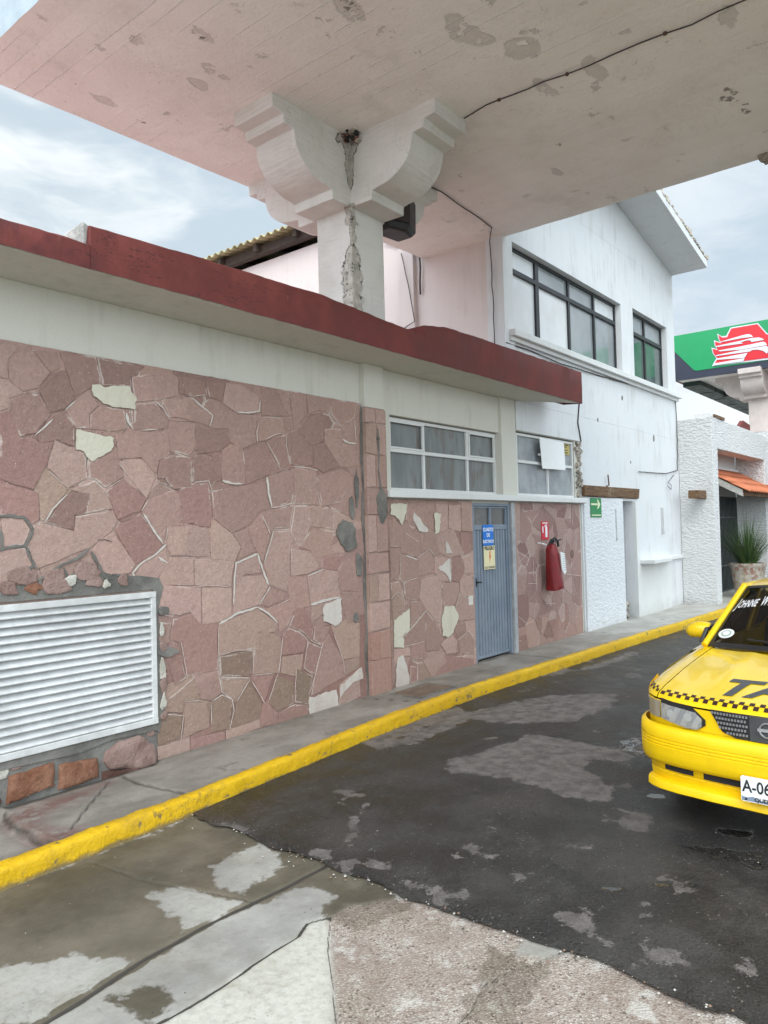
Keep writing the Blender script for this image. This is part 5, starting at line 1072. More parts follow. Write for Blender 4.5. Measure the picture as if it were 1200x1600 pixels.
aw = MB(); aw.box(ax0+.1, ax1-.1, 3.93, 4.02, az(3.97)-.10, az(3.97)+.0); aw.prism([(ax0+.12, 4.0, az(4.0)+.01), (ax0+.12, 4.93, az(4.93)+.01), (ax0+.12, 4.93, az(4.93)+.03), (ax0+.12, 4.0, az(4.0)+.03)], (0,0,0), (ax1-ax0-.24,0,0)); aw.build('awning_deck', M_wood, AWo)

# ================================================================== MAIN CANOPY
CA = thing('station_canopy', 'large board-marked concrete canopy overhead on a column with scrolled brackets', 'canopy', (5.83, 5.03, 0))
ZC = 5.70
outl = [(2.66, 6.47), (8.86, 6.20), (8.86, -1.9), (2.62, -1.9)]
cb = MB(); n = 4
# soffit as a dense sheet so the edge is not razor sharp
nx, ny = 60, 90; rows = []
for i in range(nx+1):
    u = i/nx; row = []
    for j in range(ny+1):
        v = j/ny; x = 2.62+.04*v+(8.86-2.62-.04*v)*u; y1 = 6.47-.27*u; y = -1.9+(y1+1.9)*v
        e = 1 if i in (0, nx) or j in (0, ny) else 0
        x += e*(fbm(y*6, 1, 3)-.5)*.012*(i in (0, nx)); y += e*(fbm(x*6, 2, 4)-.5)*.014*(j in (0, ny))
        row.append((x, y, ZC+.012*(fbm(x*.8, y*.8, 2)-.5)))
    rows.append(row)
cb.grid(rows); cb.build('soffit', M_soffit, CA, smooth=30)
cb = MB(); edge = [r[0] for r in rows]+rows[-1][1:]+[r[-1] for r in rows[::-1]][1:]+rows[0][::-1][1:-1]
cb.grid([edge+[edge[0]], [(x, y, 6.45) for x, y, z in edge]+[(edge[0][0], edge[0][1], 6.45)]]); cb.add([(p[0], p[1], 6.45) for p in outl], [(0,1,2,3)])
cb.build('fascia', plain('pale_blue_fascia', (.36,.43,.47), .7, var=.12, scale=6, bump=.2), CA)
def bracket_profile():
    p = [(-.0, 5.002), (.28, 4.998), (.285, 5.085), (.35, 5.098)]
    for k in range(1, 10):
        a = math.pi/2*k/10; p.append((.35+.43*math.sin(a)**1.05, 5.455-.357*math.cos(a)**.95))
    p += [(.785, 5.475), (.91, 5.487), (.915, 5.562), (1.045, 5.572), (1.05, ZC+.01), (0, ZC+.01)]
    return p
BP = bracket_profile()
def column(cx0, cx1, cy0, cy1, parent, zb, zt=5.0, s=1.0, m=M_col, prof=BP, dz=0.):
    MB().box(cx0, cx1, cy0, cy1, zb, ZC+dz+.01).build('column', m, parent, bevel=.012)
    for d in ('-x', '-y', '+x', '+y'):
        b = MB()
        ins = .004
        if d == '-x': b.prism([(cx0+.01-q*s, cy0-.006, z+dz) for q, z in prof], (0,0,0), (0, cy1-cy0+.012+.04, 0))
        if d == '+x': b.prism([(cx1-.01+q*s, cy0+.004, z+dz) for q, z in prof], (0,0,0), (0, cy1-cy0-.008, 0))
        if d == '-y': b.prism([(cx0-.005, cy0+.01-q*s, z+dz+.001) for q, z in prof], (0,0,0), (cx1-cx0+.010, 0, 0))
        if d == '+y': b.prism([(cx0+.003, cy1-.01+q*s, z+dz-.001) for q, z in prof], (0,0,0), (cx1-cx0-.006, 0, 0))
        b.build('bracket', m, parent, bevel=.008, smooth=25)
column(5.575, 6.085, 4.80, 5.27, CA, 3.55)
column(5.575, 6.085, -.90, -.43, CA, 0)
# broken corner with a tangle of debris at the top of the column
db = MB()
for k in range(46):
    c = Vector((5.53, 4.75, 5.655))+Vector((random.uniform(-.10,.07), random.uniform(-.10,.07), random.uniform(-.05,.05))); s = random.uniform(.008, .028); db.box(c.x-s, c.x+s, c.y-s*.8, c.y+s*.8, c.z-s*.5, c.z+s*.5, mi=random.choice([0,0,1,2]), jit=s*.5)
tag(db.build('debris_nest', [M_rubble, M_dark, plain('reddish_debris', (.25,.10,.08), .9)]), 'clump of broken dark and reddish debris lodged where the column meets the soffit', 'nest')
# small broken stump on the right edge of the canopy
p = on(1192, 259, 0, 8.80)
st_ = MB()
for k in range(9): s = random.uniform(.02,.05); x, y, z = p[0]+random.uniform(-.03,.03), p[1]+random.uniform(-.09,.02), ZC-.03+random.uniform(-.03,.03); st_.box(x-s, x+s, y-s, y+s, z-s*.6, z+s*.6, jit=s*.3)
st_.build('broken_edge', M_rubble, CA)

# ================================================================== FAR CANOPY WITH EMBLEM
FC = thing('emblem_canopy', 'far canopy with green fascia and a red and silver bird head emblem', 'canopy', (24, 2.5, 0))
FX = 21.25; FY1 = 6.55; FZ0, FZ1 = 5.74, 6.96
MB().box(FX, FX+9.5, -6, FY1, 5.75, 5.95).build('soffit', M_soffit, FC)
fc = MB(); fc.box(FX-.12, FX-.002, -6, FY1+.06, FZ0-.02, FZ1-.01); fc.build('front_fascia', M_pdark, FC)
fc = MB(); fc.box(FX, FX+9.5, FY1, FY1+.06, FZ0+.0, FZ1-.02); fc.build('side_fascia', plain('brown_side_fascia', (.16,.06,.05), .7), FC)
MB().box(FX, FX+9.5, -6, FY1, 6.5, 6.6).build('roof_deck', M_pdark, FC)
gg = MB()
for k in range(6): gg.box(FX+.5+k*1.5, FX+1.9+k*1.5, FY1-.5, FY1-.02, 5.62, 5.745)
gg.box(FX+3.0, FX+9, 3.2, FY1-.4, 5.60, 5.742)
gg.build_each('underside_panel', plain('dark_green_underside', (.012,.03,.022), .6), FC)
cr_ = lambda px, py: tuple(on(1040+px/7.5, 490+py/7.5, 0, FX-.13)[1:])
def emb(name, pts, dx, m, parent=None):
    b = MB(); b.prism([(FX-.122-dx, a, c) for a, c in pts], (0,0,0), (-.012,0,0)); return b.build(name, m, parent or FC)
ztop = FZ1; zbot = cr_(345, 672)[1]
g0 = cr_(105, 278); g1 = cr_(115, 410)
PN = emb('green_panel', [(FY1+.05, FZ1-.004), (-6, FZ1-.004), (-6, zbot), (cr_(365,668)[0], zbot), (cr_(335,668)[0], zbot+.02), (cr_(318,655)[0], zbot+.06), (FY1+.05, g1[1])], 0, M_pgreen)
outer = [(762,165),(712,262),(660,268),(606,236),(620,296),(640,338),(568,314),(576,375),(598,415),(538,400),(556,470),(596,525),(545,618),(930,572),(1200,540),(1500,500),(1500,190),(1300,235),(1190,232),(1084,112)]
EM = emb('emblem', [cr_(*p) for p in outer], .014, M_psilver, PN)
inner = [(772,178),(724,278),(666,283),(622,250),(634,300),(660,352),(582,330),(590,378),(616,430),(552,415),(568,468),(612,528),(575,598),(930,556),(1200,520),(1488,484),(1488,204),(1300,248),(1186,246),(1078,125)]
emb('emblem_field', [cr_(*p) for p in inner], .028, M_pred, EM)
for pts in ([(648,332),(940,248),(985,244),(1012,255),(1030,276),(900,290),(650,338)], [(595,385),(900,318),(1010,290),(1095,283),(1140,295),(1160,312),(1010,336),(1000,316),(955,318),(915,330),(880,340),(915,352),(597,396)],
            [(618,437),(900,385),(1150,332),(1178,345),(1192,372),(900,424),(640,445)], [(590,492),(880,432),(1190,380),(1205,400),(1208,445),(1190,472),(1150,440),(1085,424),(1020,430),(990,448),(600,500)], [(604,530),(965,463),(945,497),(925,522),(604,545)], [(572,600),(590,585),(930,524),(916,562),(560,612)]):
    emb('emblem_stripe', [cr_(*p) for p in pts], .042, M_psilver, EM)
FCc = (21.78, 22.28, 4.37, 4.86)
column(FCc[0], FCc[1], FCc[2], FCc[3], FC, 0.1, m=plain('pinkish_column', (.58,.50,.46), .85, var=.12, scale=4, bump=.2), s=.8, dz=.05)
column(FCc[0], FCc[1], -3.5, -3.0, FC, 0.1, m=M_white, s=.8, dz=.05)

# ================================================================== SIGNS, EXTINGUISHER, SPEAKER, CABLES, PLANTER
def sign(name, label, x0, x1, z0, z1, y, m, parts=(), th=.006, cat='sign', tilt=0.):
    r = thing(name, label, cat, ((x0+x1)/2, y, z0)); MB().box(x0, x1, y-th, y, z0, z1).build('panel', m, r, bevel=.0015)
    for nm, mm, fn in parts:
        b = MB(); fn(b, y-th-.0012); b.build(nm, mm, r, fix=False)
    return r
U, V3 = (1, 0, 0), (0, 0, 1)
def tx(txt, size, x, z, **k): return lambda b, y: put_text(b, txt, size, (x, y, z), U, V3, **k)
def multi(*fs): return lambda b, y: [f(b, y) for f in fs]
def poly_sign(pts): return lambda b, y: b.add([(p[0], y, p[1]) for p in pts], [tuple(range(len(pts)))])
yd = W+.018
sign('room_sign', 'blue panel with white capital lettering at the top of the grey steel door', 8.115, 8.365, 1.565, 1.825, yd, M_blue,
     [('lettering', M_whiteink, multi(tx('CUARTO', .062, 8.24, 1.765, bold=.002), tx('DE', .062, 8.24, 1.695, bold=.002), tx('ELECTRICO', .052, 8.24, 1.615, bold=.0018)))])
bolt = [(8.265,1.50),(8.285,1.50),(8.272,1.44),(8.290,1.44),(8.262,1.36),(8.262,1.345),(8.255,1.345),(8.258,1.40),(8.248,1.40),(8.255,1.46),(8.250,1.46)]
sign('danger_sign', 'cream high voltage warning sign with an orange lightning bolt below the blue panel', 8.125, 8.395, 1.262, 1.560, yd, M_cream,
     [('lettering', M_ink, multi(tx('PELIGRO', .062, 8.26, 1.527, bold=.0025), tx('ALTA TENSION', .036, 8.26, 1.285, bold=.001))), ('bolt', M_orange, poly_sign(bolt))])
xs_ = 9.77
sign('extinguisher_sign', 'small red sign with a white extinguisher symbol above the red cover', 9.655, 9.885, 1.60, 1.86, W-.006, M_signred,
     [('symbol', M_whiteink, lambda b, y: (b.add([(9.775,y,1.635),(9.835,y,1.635),(9.835,y,1.775),(9.82,y,1.795),(9.79,y,1.795),(9.775,y,1.775)], [(0,1,2,3,4,5)]), b.add([(9.75,y,1.775),(9.79,y,1.80),(9.83,y,1.80),(9.83,y,1.815),(9.78,y,1.815),(9.745,y,1.79)], [(0,1,2,3,4,5)]), b.add([(9.685,y,1.70),(9.715,y,1.70),(9.715,y,1.79),(9.685,y,1.79)], [(0,1,2,3)]), b.add([(9.695,y,1.82),(9.72,y,1.835),(9.75,y,1.825),(9.78,y,1.837),(9.81,y,1.823),(9.85,y,1.835),(9.85,y,1.845),(9.69,y,1.845)], [(0,1,2,3,4,5,6,7)])))])
gx = 11.43
sign('route_sign', 'green evacuation sign with a pale arrow pointing right under the timber lintel', 11.31, 11.74, 1.915, 2.225, W-.034, M_signgreen,
     [('arrow', M_arrow, lambda b, y: (b.add([(11.33,y,2.11),(11.60,y,2.11),(11.60,y,2.14),(11.33,y,2.14)], [(0,1,2,3)]), b.add([(11.62,y,2.125),(11.60,y,2.14),(11.565,y,2.20),(11.60,y,2.20),(11.70,y,2.125),(11.60,y,2.05),(11.565,y,2.05),(11.60,y,2.11)], [(0,1,2,3,4),(0,4,5,6,7)]), b.add([(11.34,y,1.94),(11.71,y,1.94),(11.71,y,1.958),(11.34,y,1.958)], [(0,1,2,3)])))])
r = thing('white_board', 'blank white sheet fixed over the right ground-floor window', 'board', (10.05, W+.02, 2.62))
bb = MB(); bb.add([(9.66,W-.02,3.055),(10.44,W-.02,3.035),(10.46,W-.026,2.625),(9.72,W-.02,2.615)], [(0,1,2,3)]); bb.build('sheet', M_paper, r, solid=.006)
MB().box(9.70, 10.4, W-.012, W+.03, 2.8, 2.83).build('batten', M_trim, r)
sign('window_notice', 'small yellow printed notice in the upper corner of the right ground-floor window', 10.48, 10.80, 2.875, 3.045, W+.060, M_ylw,
     [('print', M_ink, lambda b, y: [b.add([(10.50+q, y, z), (10.50+q+l, y, z), (10.50+q+l, y, z+.014), (10.50+q, y, z+.014)], [(0,1,2,3)]) for q, l, z in [(0,.12,3.015),(.14,.12,3.015),(0,.2,2.985),(.02,.06,2.94),(.10,.06,2.94),(.18,.05,2.94),(0,.24,2.90)]])])
# extinguisher under its cover
EX = thing('fire_extinguisher', 'fire extinguisher hanging on the stone wall under a dark red vinyl cover', 'fire extinguisher', (9.93, W-.15, .9))
ex = MB(); rows = []
for z, a, b, cx in [(.905,.150,.115,9.74),(.91,.162,.122,9.74),(.96,.158,.12,9.735),(1.10,.142,.11,9.72),(1.25,.132,.10,9.70),(1.38,.122,.092,9.685),(1.47,.108,.08,9.67),(1.525,.070,.055,9.66),(1.545,.03,.03,9.66)]:
    row = []
    for k in range(24):
        t_ = 2*math.pi*k/24; c, s = math.cos(t_), math.sin(t_); e = .62; wr = .86+.05*(fbm(t_*2.2, z*5, 3)-.5)+.03*math.sin(t_*5+z*9)
        row.append((cx+a*wr*math.copysign(abs(c)**e, c), W-.155+b*wr*math.copysign(abs(s)**e, s), z+.02*c*(z < 1)))
    rows.append(row)
ex.grid(rows, closed=True); ex.add(rows[0], [tuple(range(24))]); ex.add(rows[-1], [tuple(range(24))]); ex.build('cover', M_cover, EX, smooth=50)
ex = MB(); ex.prism([(9.755,0,1.43),(9.890,0,1.40),(9.925,0,1.14),(9.875,0,1.10),(9.795,0,1.17)], (-.035,W-.262,0), (-.035,W-.256,0)); cd = ex.build('record_card', M_paper, EX)
ex = MB()
for k in range(8): ex.box(9.775+.004*k, 9.875, W-.2645, W-.263, 1.38-k*.03, 1.385-k*.03)
ex.build('card_print', plain('grey_print', (.25,.26,.30), .6), cd)
ex = MB(); ex.tube([(9.615,W-.14,1.52),(9.635,W-.17,1.60),(9.705,W-.19,1.62),(9.765,W-.2,1.58),(9.785,W-.2,1.50)], .017, 7); ex.tube([(9.675,W-.15,1.50),(9.685,W-.16,1.60)], .028, 8); ex.tube([(9.645,W-.2,1.575),(9.775,W-.25,1.60)], .010, 6); ex.build('valve_handle', M_black, EX)
ex = MB(); ex.tube([(9.555,W+.0,1.56),(9.555,W-.07,1.55),(9.615,W-.1,1.53)], .010, 6); ex.build('hook', M_whiteink, EX)
m = MB(); pts = [(10.62+.035*math.cos(a), W-.02, 1.36+.055*math.sin(a)) for a in np.linspace(0, 6.28, 16)]; m.tube(pts, .004, 5, caps=False); tag(m.build('wall_ring', M_rust), 'thin rusty ring hanging on the stone to the right of the fire extinguisher', 'ring')

# horn loudspeaker below the bracket
SPK = thing('loudspeaker', 'black angular loudspeaker fixed to the canopy column under the bracket', 'loudspeaker', (6.2, 4.85, 4.9))
sb = MB(); S0 = [(6.15,4.76),(6.42,4.68),(6.64,4.76),(6.64,4.99),(6.17,5.05)]
rows = [[(6.33+(x-6.33)*k, 4.86+(y-4.86)*k, z) for x, y in S0] for z, k in ((5.03,.80),(5.09,1.0),(5.40,1.02),(5.46,.9))]
rows = [[(x-.05, y-.02, z-.07) for x, y, z in r_] for r_ in rows]; sb.grid(rows, closed=True); sb.add(rows[0], [tuple(range(5))]); sb.add(rows[-1], [tuple(range(5))]); sb.build('cabinet', M_black, SPK, bevel=.02)
sb = MB(); sb.prism([(6.13,4.725,5.04),(6.35,4.662,5.04),(6.35,4.66,5.29),(6.13,4.72,5.29)], (0,0,0), (-.004,-.012,0)); sb.build('grille', plain('speaker_grille', (.03,.018,.014), .6, scale=90, bump=.6), SPK)
MB().box(6.08, 6.16, 4.90, 4.97, 5.15, 5.30).build('mount', M_black, SPK)

def cable(label, pts, r=.006, clips=0):
    P = [Vector(p) for p in pts]; out = []
    for i in range(len(P)-1):
        n = max(2, int((P[i+1]-P[i]).length/.15))
        for k in range(n): out.append(P[i].lerp(P[i+1], k/n)+Vector((random.gauss(0,.0035), random.gauss(0,.0035), random.gauss(0,.002))))
    out.append(P[-1]); b = MB(); b.tube(out, r, 5)
    ro = thing('cable', label, 'cable', tuple(P[0]), 'cables and wires strung on the canopy and the white walls'); b.build('sheath', M_wire, ro)
    if clips:
        c = MB()
        for k in range(3, len(out)-1, clips): q = out[k]; c.box(q.x-.012, q.x+.012, q.y-.012, q.y+.012, q.z-.010, q.z+.010, jit=.003)
        c.build_each('staple', M_rust, ro)
    return ro
pz_ = lambda u, v, z=ZC-.014: tuple(on(u, v, 2, z)); pw = lambda u, v, y=W-.012: tuple(on(u, v, 1, y))
cable('thin dark cable stapled along the canopy soffit from the bracket towards the viewer', [pz_(725,185), pz_(760,165), pz_(800,148), pz_(850,128), pz_(920,102), pz_(1000,67), pz_(1080,38), pz_(1165,0), pz_(1300,-58)], .006, 4)
cable('dark cable drooping across the soffit from the column to the wall corner and down it', [pz_(663,287), pz_(690,300), pz_(715,318), pz_(748,340), pz_(768,356), (8.74, 5.08, 5.63), (8.745, 5.06, 5.2), (8.745, 5.05, 4.6), (8.745, 5.05, 4.05), (8.745, 5.0, 3.80)], .007)
ps = lambda u, v: tuple(on(u, v, 0, XL-.03))
cable('rusty conduit bending down the pale side wall behind the column', [ps(600,377), ps(632,388), ps(652,396), (XL-.05,)+ps(657,400)[1:], (XL-.03,)+ps(657,460)[1:]], .014)
cable('thin wire hanging down the pale side wall to the parapet', [(XL-.10,)+ps(632,398)[1:], (XL-.10,)+ps(645,460)[1:], (XL-.10,)+ps(652,504)[1:], (XL-.10,)+ps(634,516)[1:]], .007)
cable('brown wire hanging from the end of the red parapet beside the small window', [pw(905,630), pw(903,660), pw(908,690)], .010)
cable('slack wire running under the ledge of the upper windows', [pw(790,535,W-.02), pw(830,548,W-.02), pw(870,566,W-.02), pw(930,585,W-.02), pw(990,602,W-.02), pw(1055,622,W-.02), pw(1057,652,W-.02), pw(1059,735,W-.02), pw(1040,740,W-.02), pw(998,737,W-.02)], .008)
cable('short loop of wire sticking out of the white wall above the shelf', [pw(1053,742), (15.1, W-.03, 2.6), pw(1049,758,W-.05), (15.0, W-.12, 2.45), pw(1043,759,W-.02)], .006)
m = MB(); m.box(8.705, 8.80, 4.93, 4.99, 3.78, 3.86); tag(m.build('junction_clip', M_trim), 'small pale cable clip at the foot of the corner pier above the parapet', 'clip')

# talavera style pot and spiky plant
PT = (17.75, 3.98+.12, .13)
pt = thing('flower_pot', 'pale painted pot with red and dark floral pattern beside the gate', 'pot', PT)
pb = MB(); rows = []
for z, r_ in [(0,.20),(.02,.24),(.25,.29),(.5,.33),(.66,.35),(.70,.38),(.75,.38),(.75,.33),(.68,.31)]: rows.append([(PT[0]+r_*math.cos(2*math.pi*k/24), PT[1]+r_*math.sin(2*math.pi*k/24), .13+z) for k in range(24)])
pb.grid(rows, closed=True)
def f_pot(t):
    v = t.new('ShaderNodeTexVoronoi', feature='F1'); t.put(v.inputs['Vector'], t.warp(.1, 8)); v.inputs['Scale'].default_value = 15
    s = t.new('ShaderNodeSeparateColor'); t.put(s.inputs[0], v.outputs['Color'])
    c = t.mix(t.mr(s.outputs[0], .55, .56), (.46,.41,.35), t.mix(t.mr(s.outputs[1], .5, .52), (.34,.19,.15), (.38,.32,.24))); c = t.mix(t.mr(t.voro(9, 'DISTANCE_TO_EDGE'), .05, .02, 0, .7), c, (.14,.14,.11))
    return {'Base Color': c, 'Roughness': .35}
pb.build('pot_body', mat('painted_pot', f_pot), pt, smooth=40)
so = MB(); so.add([(PT[0]+.32*math.cos(2*math.pi*k/16), PT[1]+.32*math.sin(2*math.pi*k/16), .13+.69) for k in range(16)], [tuple(range(16))]); so.build('soil', plain('potting_soil', (.05,.035,.025), .95), pt)
gr = MB()
for k in range(460):
    a = random.uniform(0, 6.283); q = random.random(); lean = q**.7*1.05; L = random.uniform(.75, 1.3)*(1-.15*q); w_ = random.uniform(.006, .010)
    d = Vector((math.cos(a), math.sin(a), 0)); s = Vector((-d.y, d.x, 0)); b0 = Vector((PT[0], PT[1], .13+.66))+d*random.uniform(0, .17); rows = []
    for i in range(6):
        u = i/5; th = lean*(.45+.75*u); p = b0 if i == 0 else p+(d*math.sin(th)+Vector((0,0,1))*math.cos(th))*L/5
        ww = w_*(1-u*.92); rows.append([tuple(p-s*ww), tuple(p+d*ww*.35), tuple(p+s*ww)])
    gr.grid(rows, mi=random.choice([0,0,0,1,2]))
pg = thing('spiky_plant', 'bushy plant of long thin dark green blades growing in the painted pot', 'plant', (PT[0], PT[1], .8))
gr.build('blades', [plain('blade_green', (.045,.095,.025), .5), plain('blade_dark', (.025,.055,.018), .5), plain('blade_pale', (.10,.15,.045), .5)], pg, fix=False)

# ================================================================== TAXI
TX0 = np.array([4.325, .935]); tya = R(-3.2); ca_, sa_ = math.cos(tya), math.sin(tya)
def T(l, w_, z): return (TX0[0]+l*ca_-w_*sa_, TX0[1]+l*sa_+w_*ca_, z+.012)
TAXI = thing('taxi', 'yellow four door taxi with black checker stripe and black bonnet lettering', 'taxi', tuple(T(2.1, 0, -.012)))
FW = [0,.2,.4,.55,.65,.71,.75,.78,.80]; FLL = [.02,.025,.05,.088,.135,.195,.28,.39,.56]
def lf(w_): return float(np.interp(abs(w_), FW, FLL))
def zc(l): return float(np.interp(l, [-.1,.0,.04,.1,.3,.6,.9,1.15,1.4], [.735,.742,.757,.778,.820,.870,.906,.932,.95]))
def ztop(l, w_):
    a = abs(w_); d = .022*(a/.64)**2+(.0 if a < .64 else .9*(a-.64)**2+3.2*max(0, a-.70)**2)
    cr = .010*math.exp(-((a-.34)/.05)**2)*min(1, max(0, (l-.25)/.3)); return zc(l)-d+cr-.020*min(1, max(0, 1-(l-lf(w_))/.05))**2
def lb(w_): return .93+.17*(abs(w_)/.66)**2
def smoothgrid(mb, fn, us, vs, mi=0): mb.grid([[fn(u, v) for v in vs] for u in us], mi)
tt = np.concatenate([[0,.008,.02,.04,.07], np.linspace(.1, 1, 14)])
# bonnet
b = MB(); smoothgrid(b, lambda u, v: T(lf(v)+(lb(v)-lf(v))*u, v, ztop(lf(v)+(lb(v)-lf(v))*u, v)), tt, np.linspace(-.632, .632, 33)); BON = b.build('bonnet', M_taxi, TAXI, smooth=60, fix=True)
# fenders + sides + tail as the body shell
b = MB()
for s in (-1, 1):
    vs = [s*q for q in (.638,.66,.68,.70,.72,.74,.755,.77,.782,.792,.80)]
    smoothgrid(b, lambda u, v: T(lf(v)+(1.16-lf(v))*u, v, ztop(lf(v)+(1.16-lf(v))*u, v)), tt, vs)
    # door side
    ls = np.concatenate([np.arange(.30, 4.2, .04), [4.2, 4.26]])
    rows = []
    for l in ls:
        zb_ = .235
        if l < .56: zb_ = .50
        for ax in (.87, 3.29):
            if abs(l-ax) < .335: zb_ = max(zb_, .29+math.sqrt(max(0, .335**2-(l-ax)**2)))
        belt = ztop(l, .80) if l < 1.16 else float(np.interp(l, [1.16, 1.5, 3.0, 3.6, 4.26], [ztop(1.16, .8), .865, .885, .88, .84]))
        tap = float(np.interp(l, [.3,.56, .8, 3.6, 4.1, 4.26], [-.07, 0, .018, .018, -.01, -.07])); row = []
        for k in range(9):
            q = k/8; z = belt+(zb_-belt)*q; ww = .80+tap+.022*math.sin(math.pi*min(1, max(0, (belt-z)/.55)))-.05*max(0, (.36-z)/.14)**2*(z < .36)
            row.append(T(l, s*ww, z))
        rows.append(row)
    b.grid(rows)
    # shoulder between side belt and greenhouse base
    rows = []
    for l in np.linspace(1.16, 3.65, 14):
        belt = float(np.interp(l, [1.16, 1.5, 3.0, 3.6], [ztop(1.16, .8), .865, .885, .88])); rows.append([T(l, s*.818, belt), T(l, s*.80, belt+.022), T(l, s*.75, belt+.038), T(l, s*.69, belt+.042)])
    b.grid(rows)
# boot lid and tail
smoothgrid(b, lambda u, v: T(3.45+.80*u, v*(1-.06*u), .955-.05*u**2-.03*(v/.8)**2), np.linspace(0, 1, 8), np.linspace(-.80, .80, 17))
smoothgrid(b, lambda u, v: T(4.25+.05*math.sin(u*2.6)-.10*(v/.75)**4, v, .90-.62*u), np.linspace(0, 1, 8), np.linspace(-.75, .75, 17))
# cowl
smoothgrid(b, lambda u, v: T(lb(v)+.03+.10*u, v, ztop(lb(v), v)-.010+.012*u), [0, 1], np.linspace(-.66, .66, 15))
BODY = b.build('body', M_taxi, TAXI, smooth=45)
# inner darkness under gaps
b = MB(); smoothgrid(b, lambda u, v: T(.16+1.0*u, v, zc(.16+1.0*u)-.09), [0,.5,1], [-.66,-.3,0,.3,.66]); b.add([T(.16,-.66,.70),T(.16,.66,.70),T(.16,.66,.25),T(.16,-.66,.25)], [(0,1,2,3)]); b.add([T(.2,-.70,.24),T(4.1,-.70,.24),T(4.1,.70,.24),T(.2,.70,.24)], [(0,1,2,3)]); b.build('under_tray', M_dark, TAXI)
# nose panel below the bonnet edge
def nose(v, off, z): return T(lf(v)+off, v, z)
b = MB(); vv = np.linspace(-.80, .80, 65)
b.grid([[nose(v, -.000+.012*k, zc(lf(v))-.022*(abs(v)/.64)**2-.03-k*.0 if k == 0 else .56) for v in vv] for k in (0, 1)])
b.build('nose_panel', M_taxid, TAXI, smooth=60)
def strip_on_nose(mb, v0, v1, ztopf, zbotf, off, n=14, mi=0, thick=.02):
    vs = np.linspace(v0, v1, n); mb.grid([[nose(v, -off+thick, ztopf(v)) for v in vs], [nose(v, -off, ztopf(v)-.002) for v in vs], [nose(v, -off, zbotf(v)+.002) for v in vs], [nose(v, -off+thick, zbotf(v)) for v in vs]], mi)
    for v in (v0, v1): mb.add([nose(v, -off+thick, ztopf(v)), nose(v, -off, ztopf(v)-.002), nose(v, -off, zbotf(v)+.002), nose(v, -off+thick, zbotf(v))], [(0,1,2,3)], mi)
M_lens = mat('clear_lens', lambda t: {'Base Color': (.9,.92,.92), 'Roughness': .03, 'Alpha': .28, 'Specular IOR Level': .8})
M_lensg = mat('smoked_corner_lens', lambda t: {'Base Color': (.30,.29,.27), 'Roughness': .12, 'Alpha': .75, 'Specular IOR Level': .7})
for s in (1, -1):
    lo = lambda v: float(np.interp(abs(v), [.335,.37,.44,.60], [.640,.612,.607,.632])); hi = lambda v: float(np.interp(abs(v), [.335,.38,.60], [.662,.705,.722]))
    b = MB(); strip_on_nose(b, s*.330, s*.605, lambda v: float(np.interp(abs(v), [.33,.40,.605], [.668,.728,.746])), lambda v: lo(v)-.006, .004, 16, 0, .03); HL = b.build('headlight', M_trimblk, TAXI, smooth=40)
    b = MB(); vs = np.linspace(s*.345, s*.598, 22); b.grid([[nose(v, -.004+.0035*math.sin(i*1.1+k*.6), lo(v)+.004+(hi(v)-lo(v)-.008)*k/7) for i, v in enumerate(vs)] for k in range(8)]); b.build('reflector', M_refl, HL)
    b = MB()
    for cv_ in (.43, .54):
        b.tube([nose(s*cv_, .0, .668), nose(s*cv_, -.012, .668)], [.020, .024], 14)
    b.build_each('bulb_bowl', M_refl, HL)
    b = MB(); b.grid([[nose(v, -.019, lo(v)+(hi(v)-lo(v))*k/3) for v in vs] for k in range(4)]); b.build('lens', M_lens, HL, smooth=60)
    b = MB(); strip_on_nose(b, s*.612, s*.735, lambda v: .728-.05*max(0, abs(v)-.65), lambda v: .628+.1*max(0, abs(v)-.68), .010, 12, 0, .03); b.build('corner_lamp', M_lensg, TAXI, smooth=40)
# grille
b = MB()
gt_ = lambda v: .735; gb_ = lambda v: float(np.interp(abs(v), [0,.16,.235,.30], [.592,.596,.618,.722]))
strip_on_nose(b, -.298, .298, gt_, gb_, .004, 40, 0, .04); GR = b.build('grille', M_trimblk, TAXI)
b = MB()
for i in range(13):
    for j in range(5):
        for s in (-1, 1):
            v = s*(.105+i*.0165+(j % 2)*.008); z = .722-j*.0245
            if z-.01 > gb_(v)+.004 and abs(v) < .29: c0 = nose(v, -.012, z); b.box(c0[0]-.002, c0[0]+.004, c0[1]-.0052, c0[1]+.0052, c0[2]-.008, c0[2]+.004)
b.build('grille_pattern', plain('grille_stud', (.20,.20,.20), .4), GR)
b = MB(); strip_on_nose(b, -.09, .09, lambda v: .733, lambda v: .598, .012, 8, 0, .03); CB = b.build('grille_centre', plain('grille_centre_paint', (.055,.057,.062), .35), GR)
b = MB(); c = nose(0, -.020, .668); pts = [(c[0]-.001, c[1]+.037*math.cos(a), c[2]+.037*math.sin(a)) for a in np.linspace(0, 2*math.pi, 25)]; b.tube(pts, .0048, 6, caps=False); b.box(c[0]-.004, c[0]+.002, c[1]-.046, c[1]+.046, c[2]-.008, c[2]+.008); b.build('badge', M_chrome, CB, smooth=40)
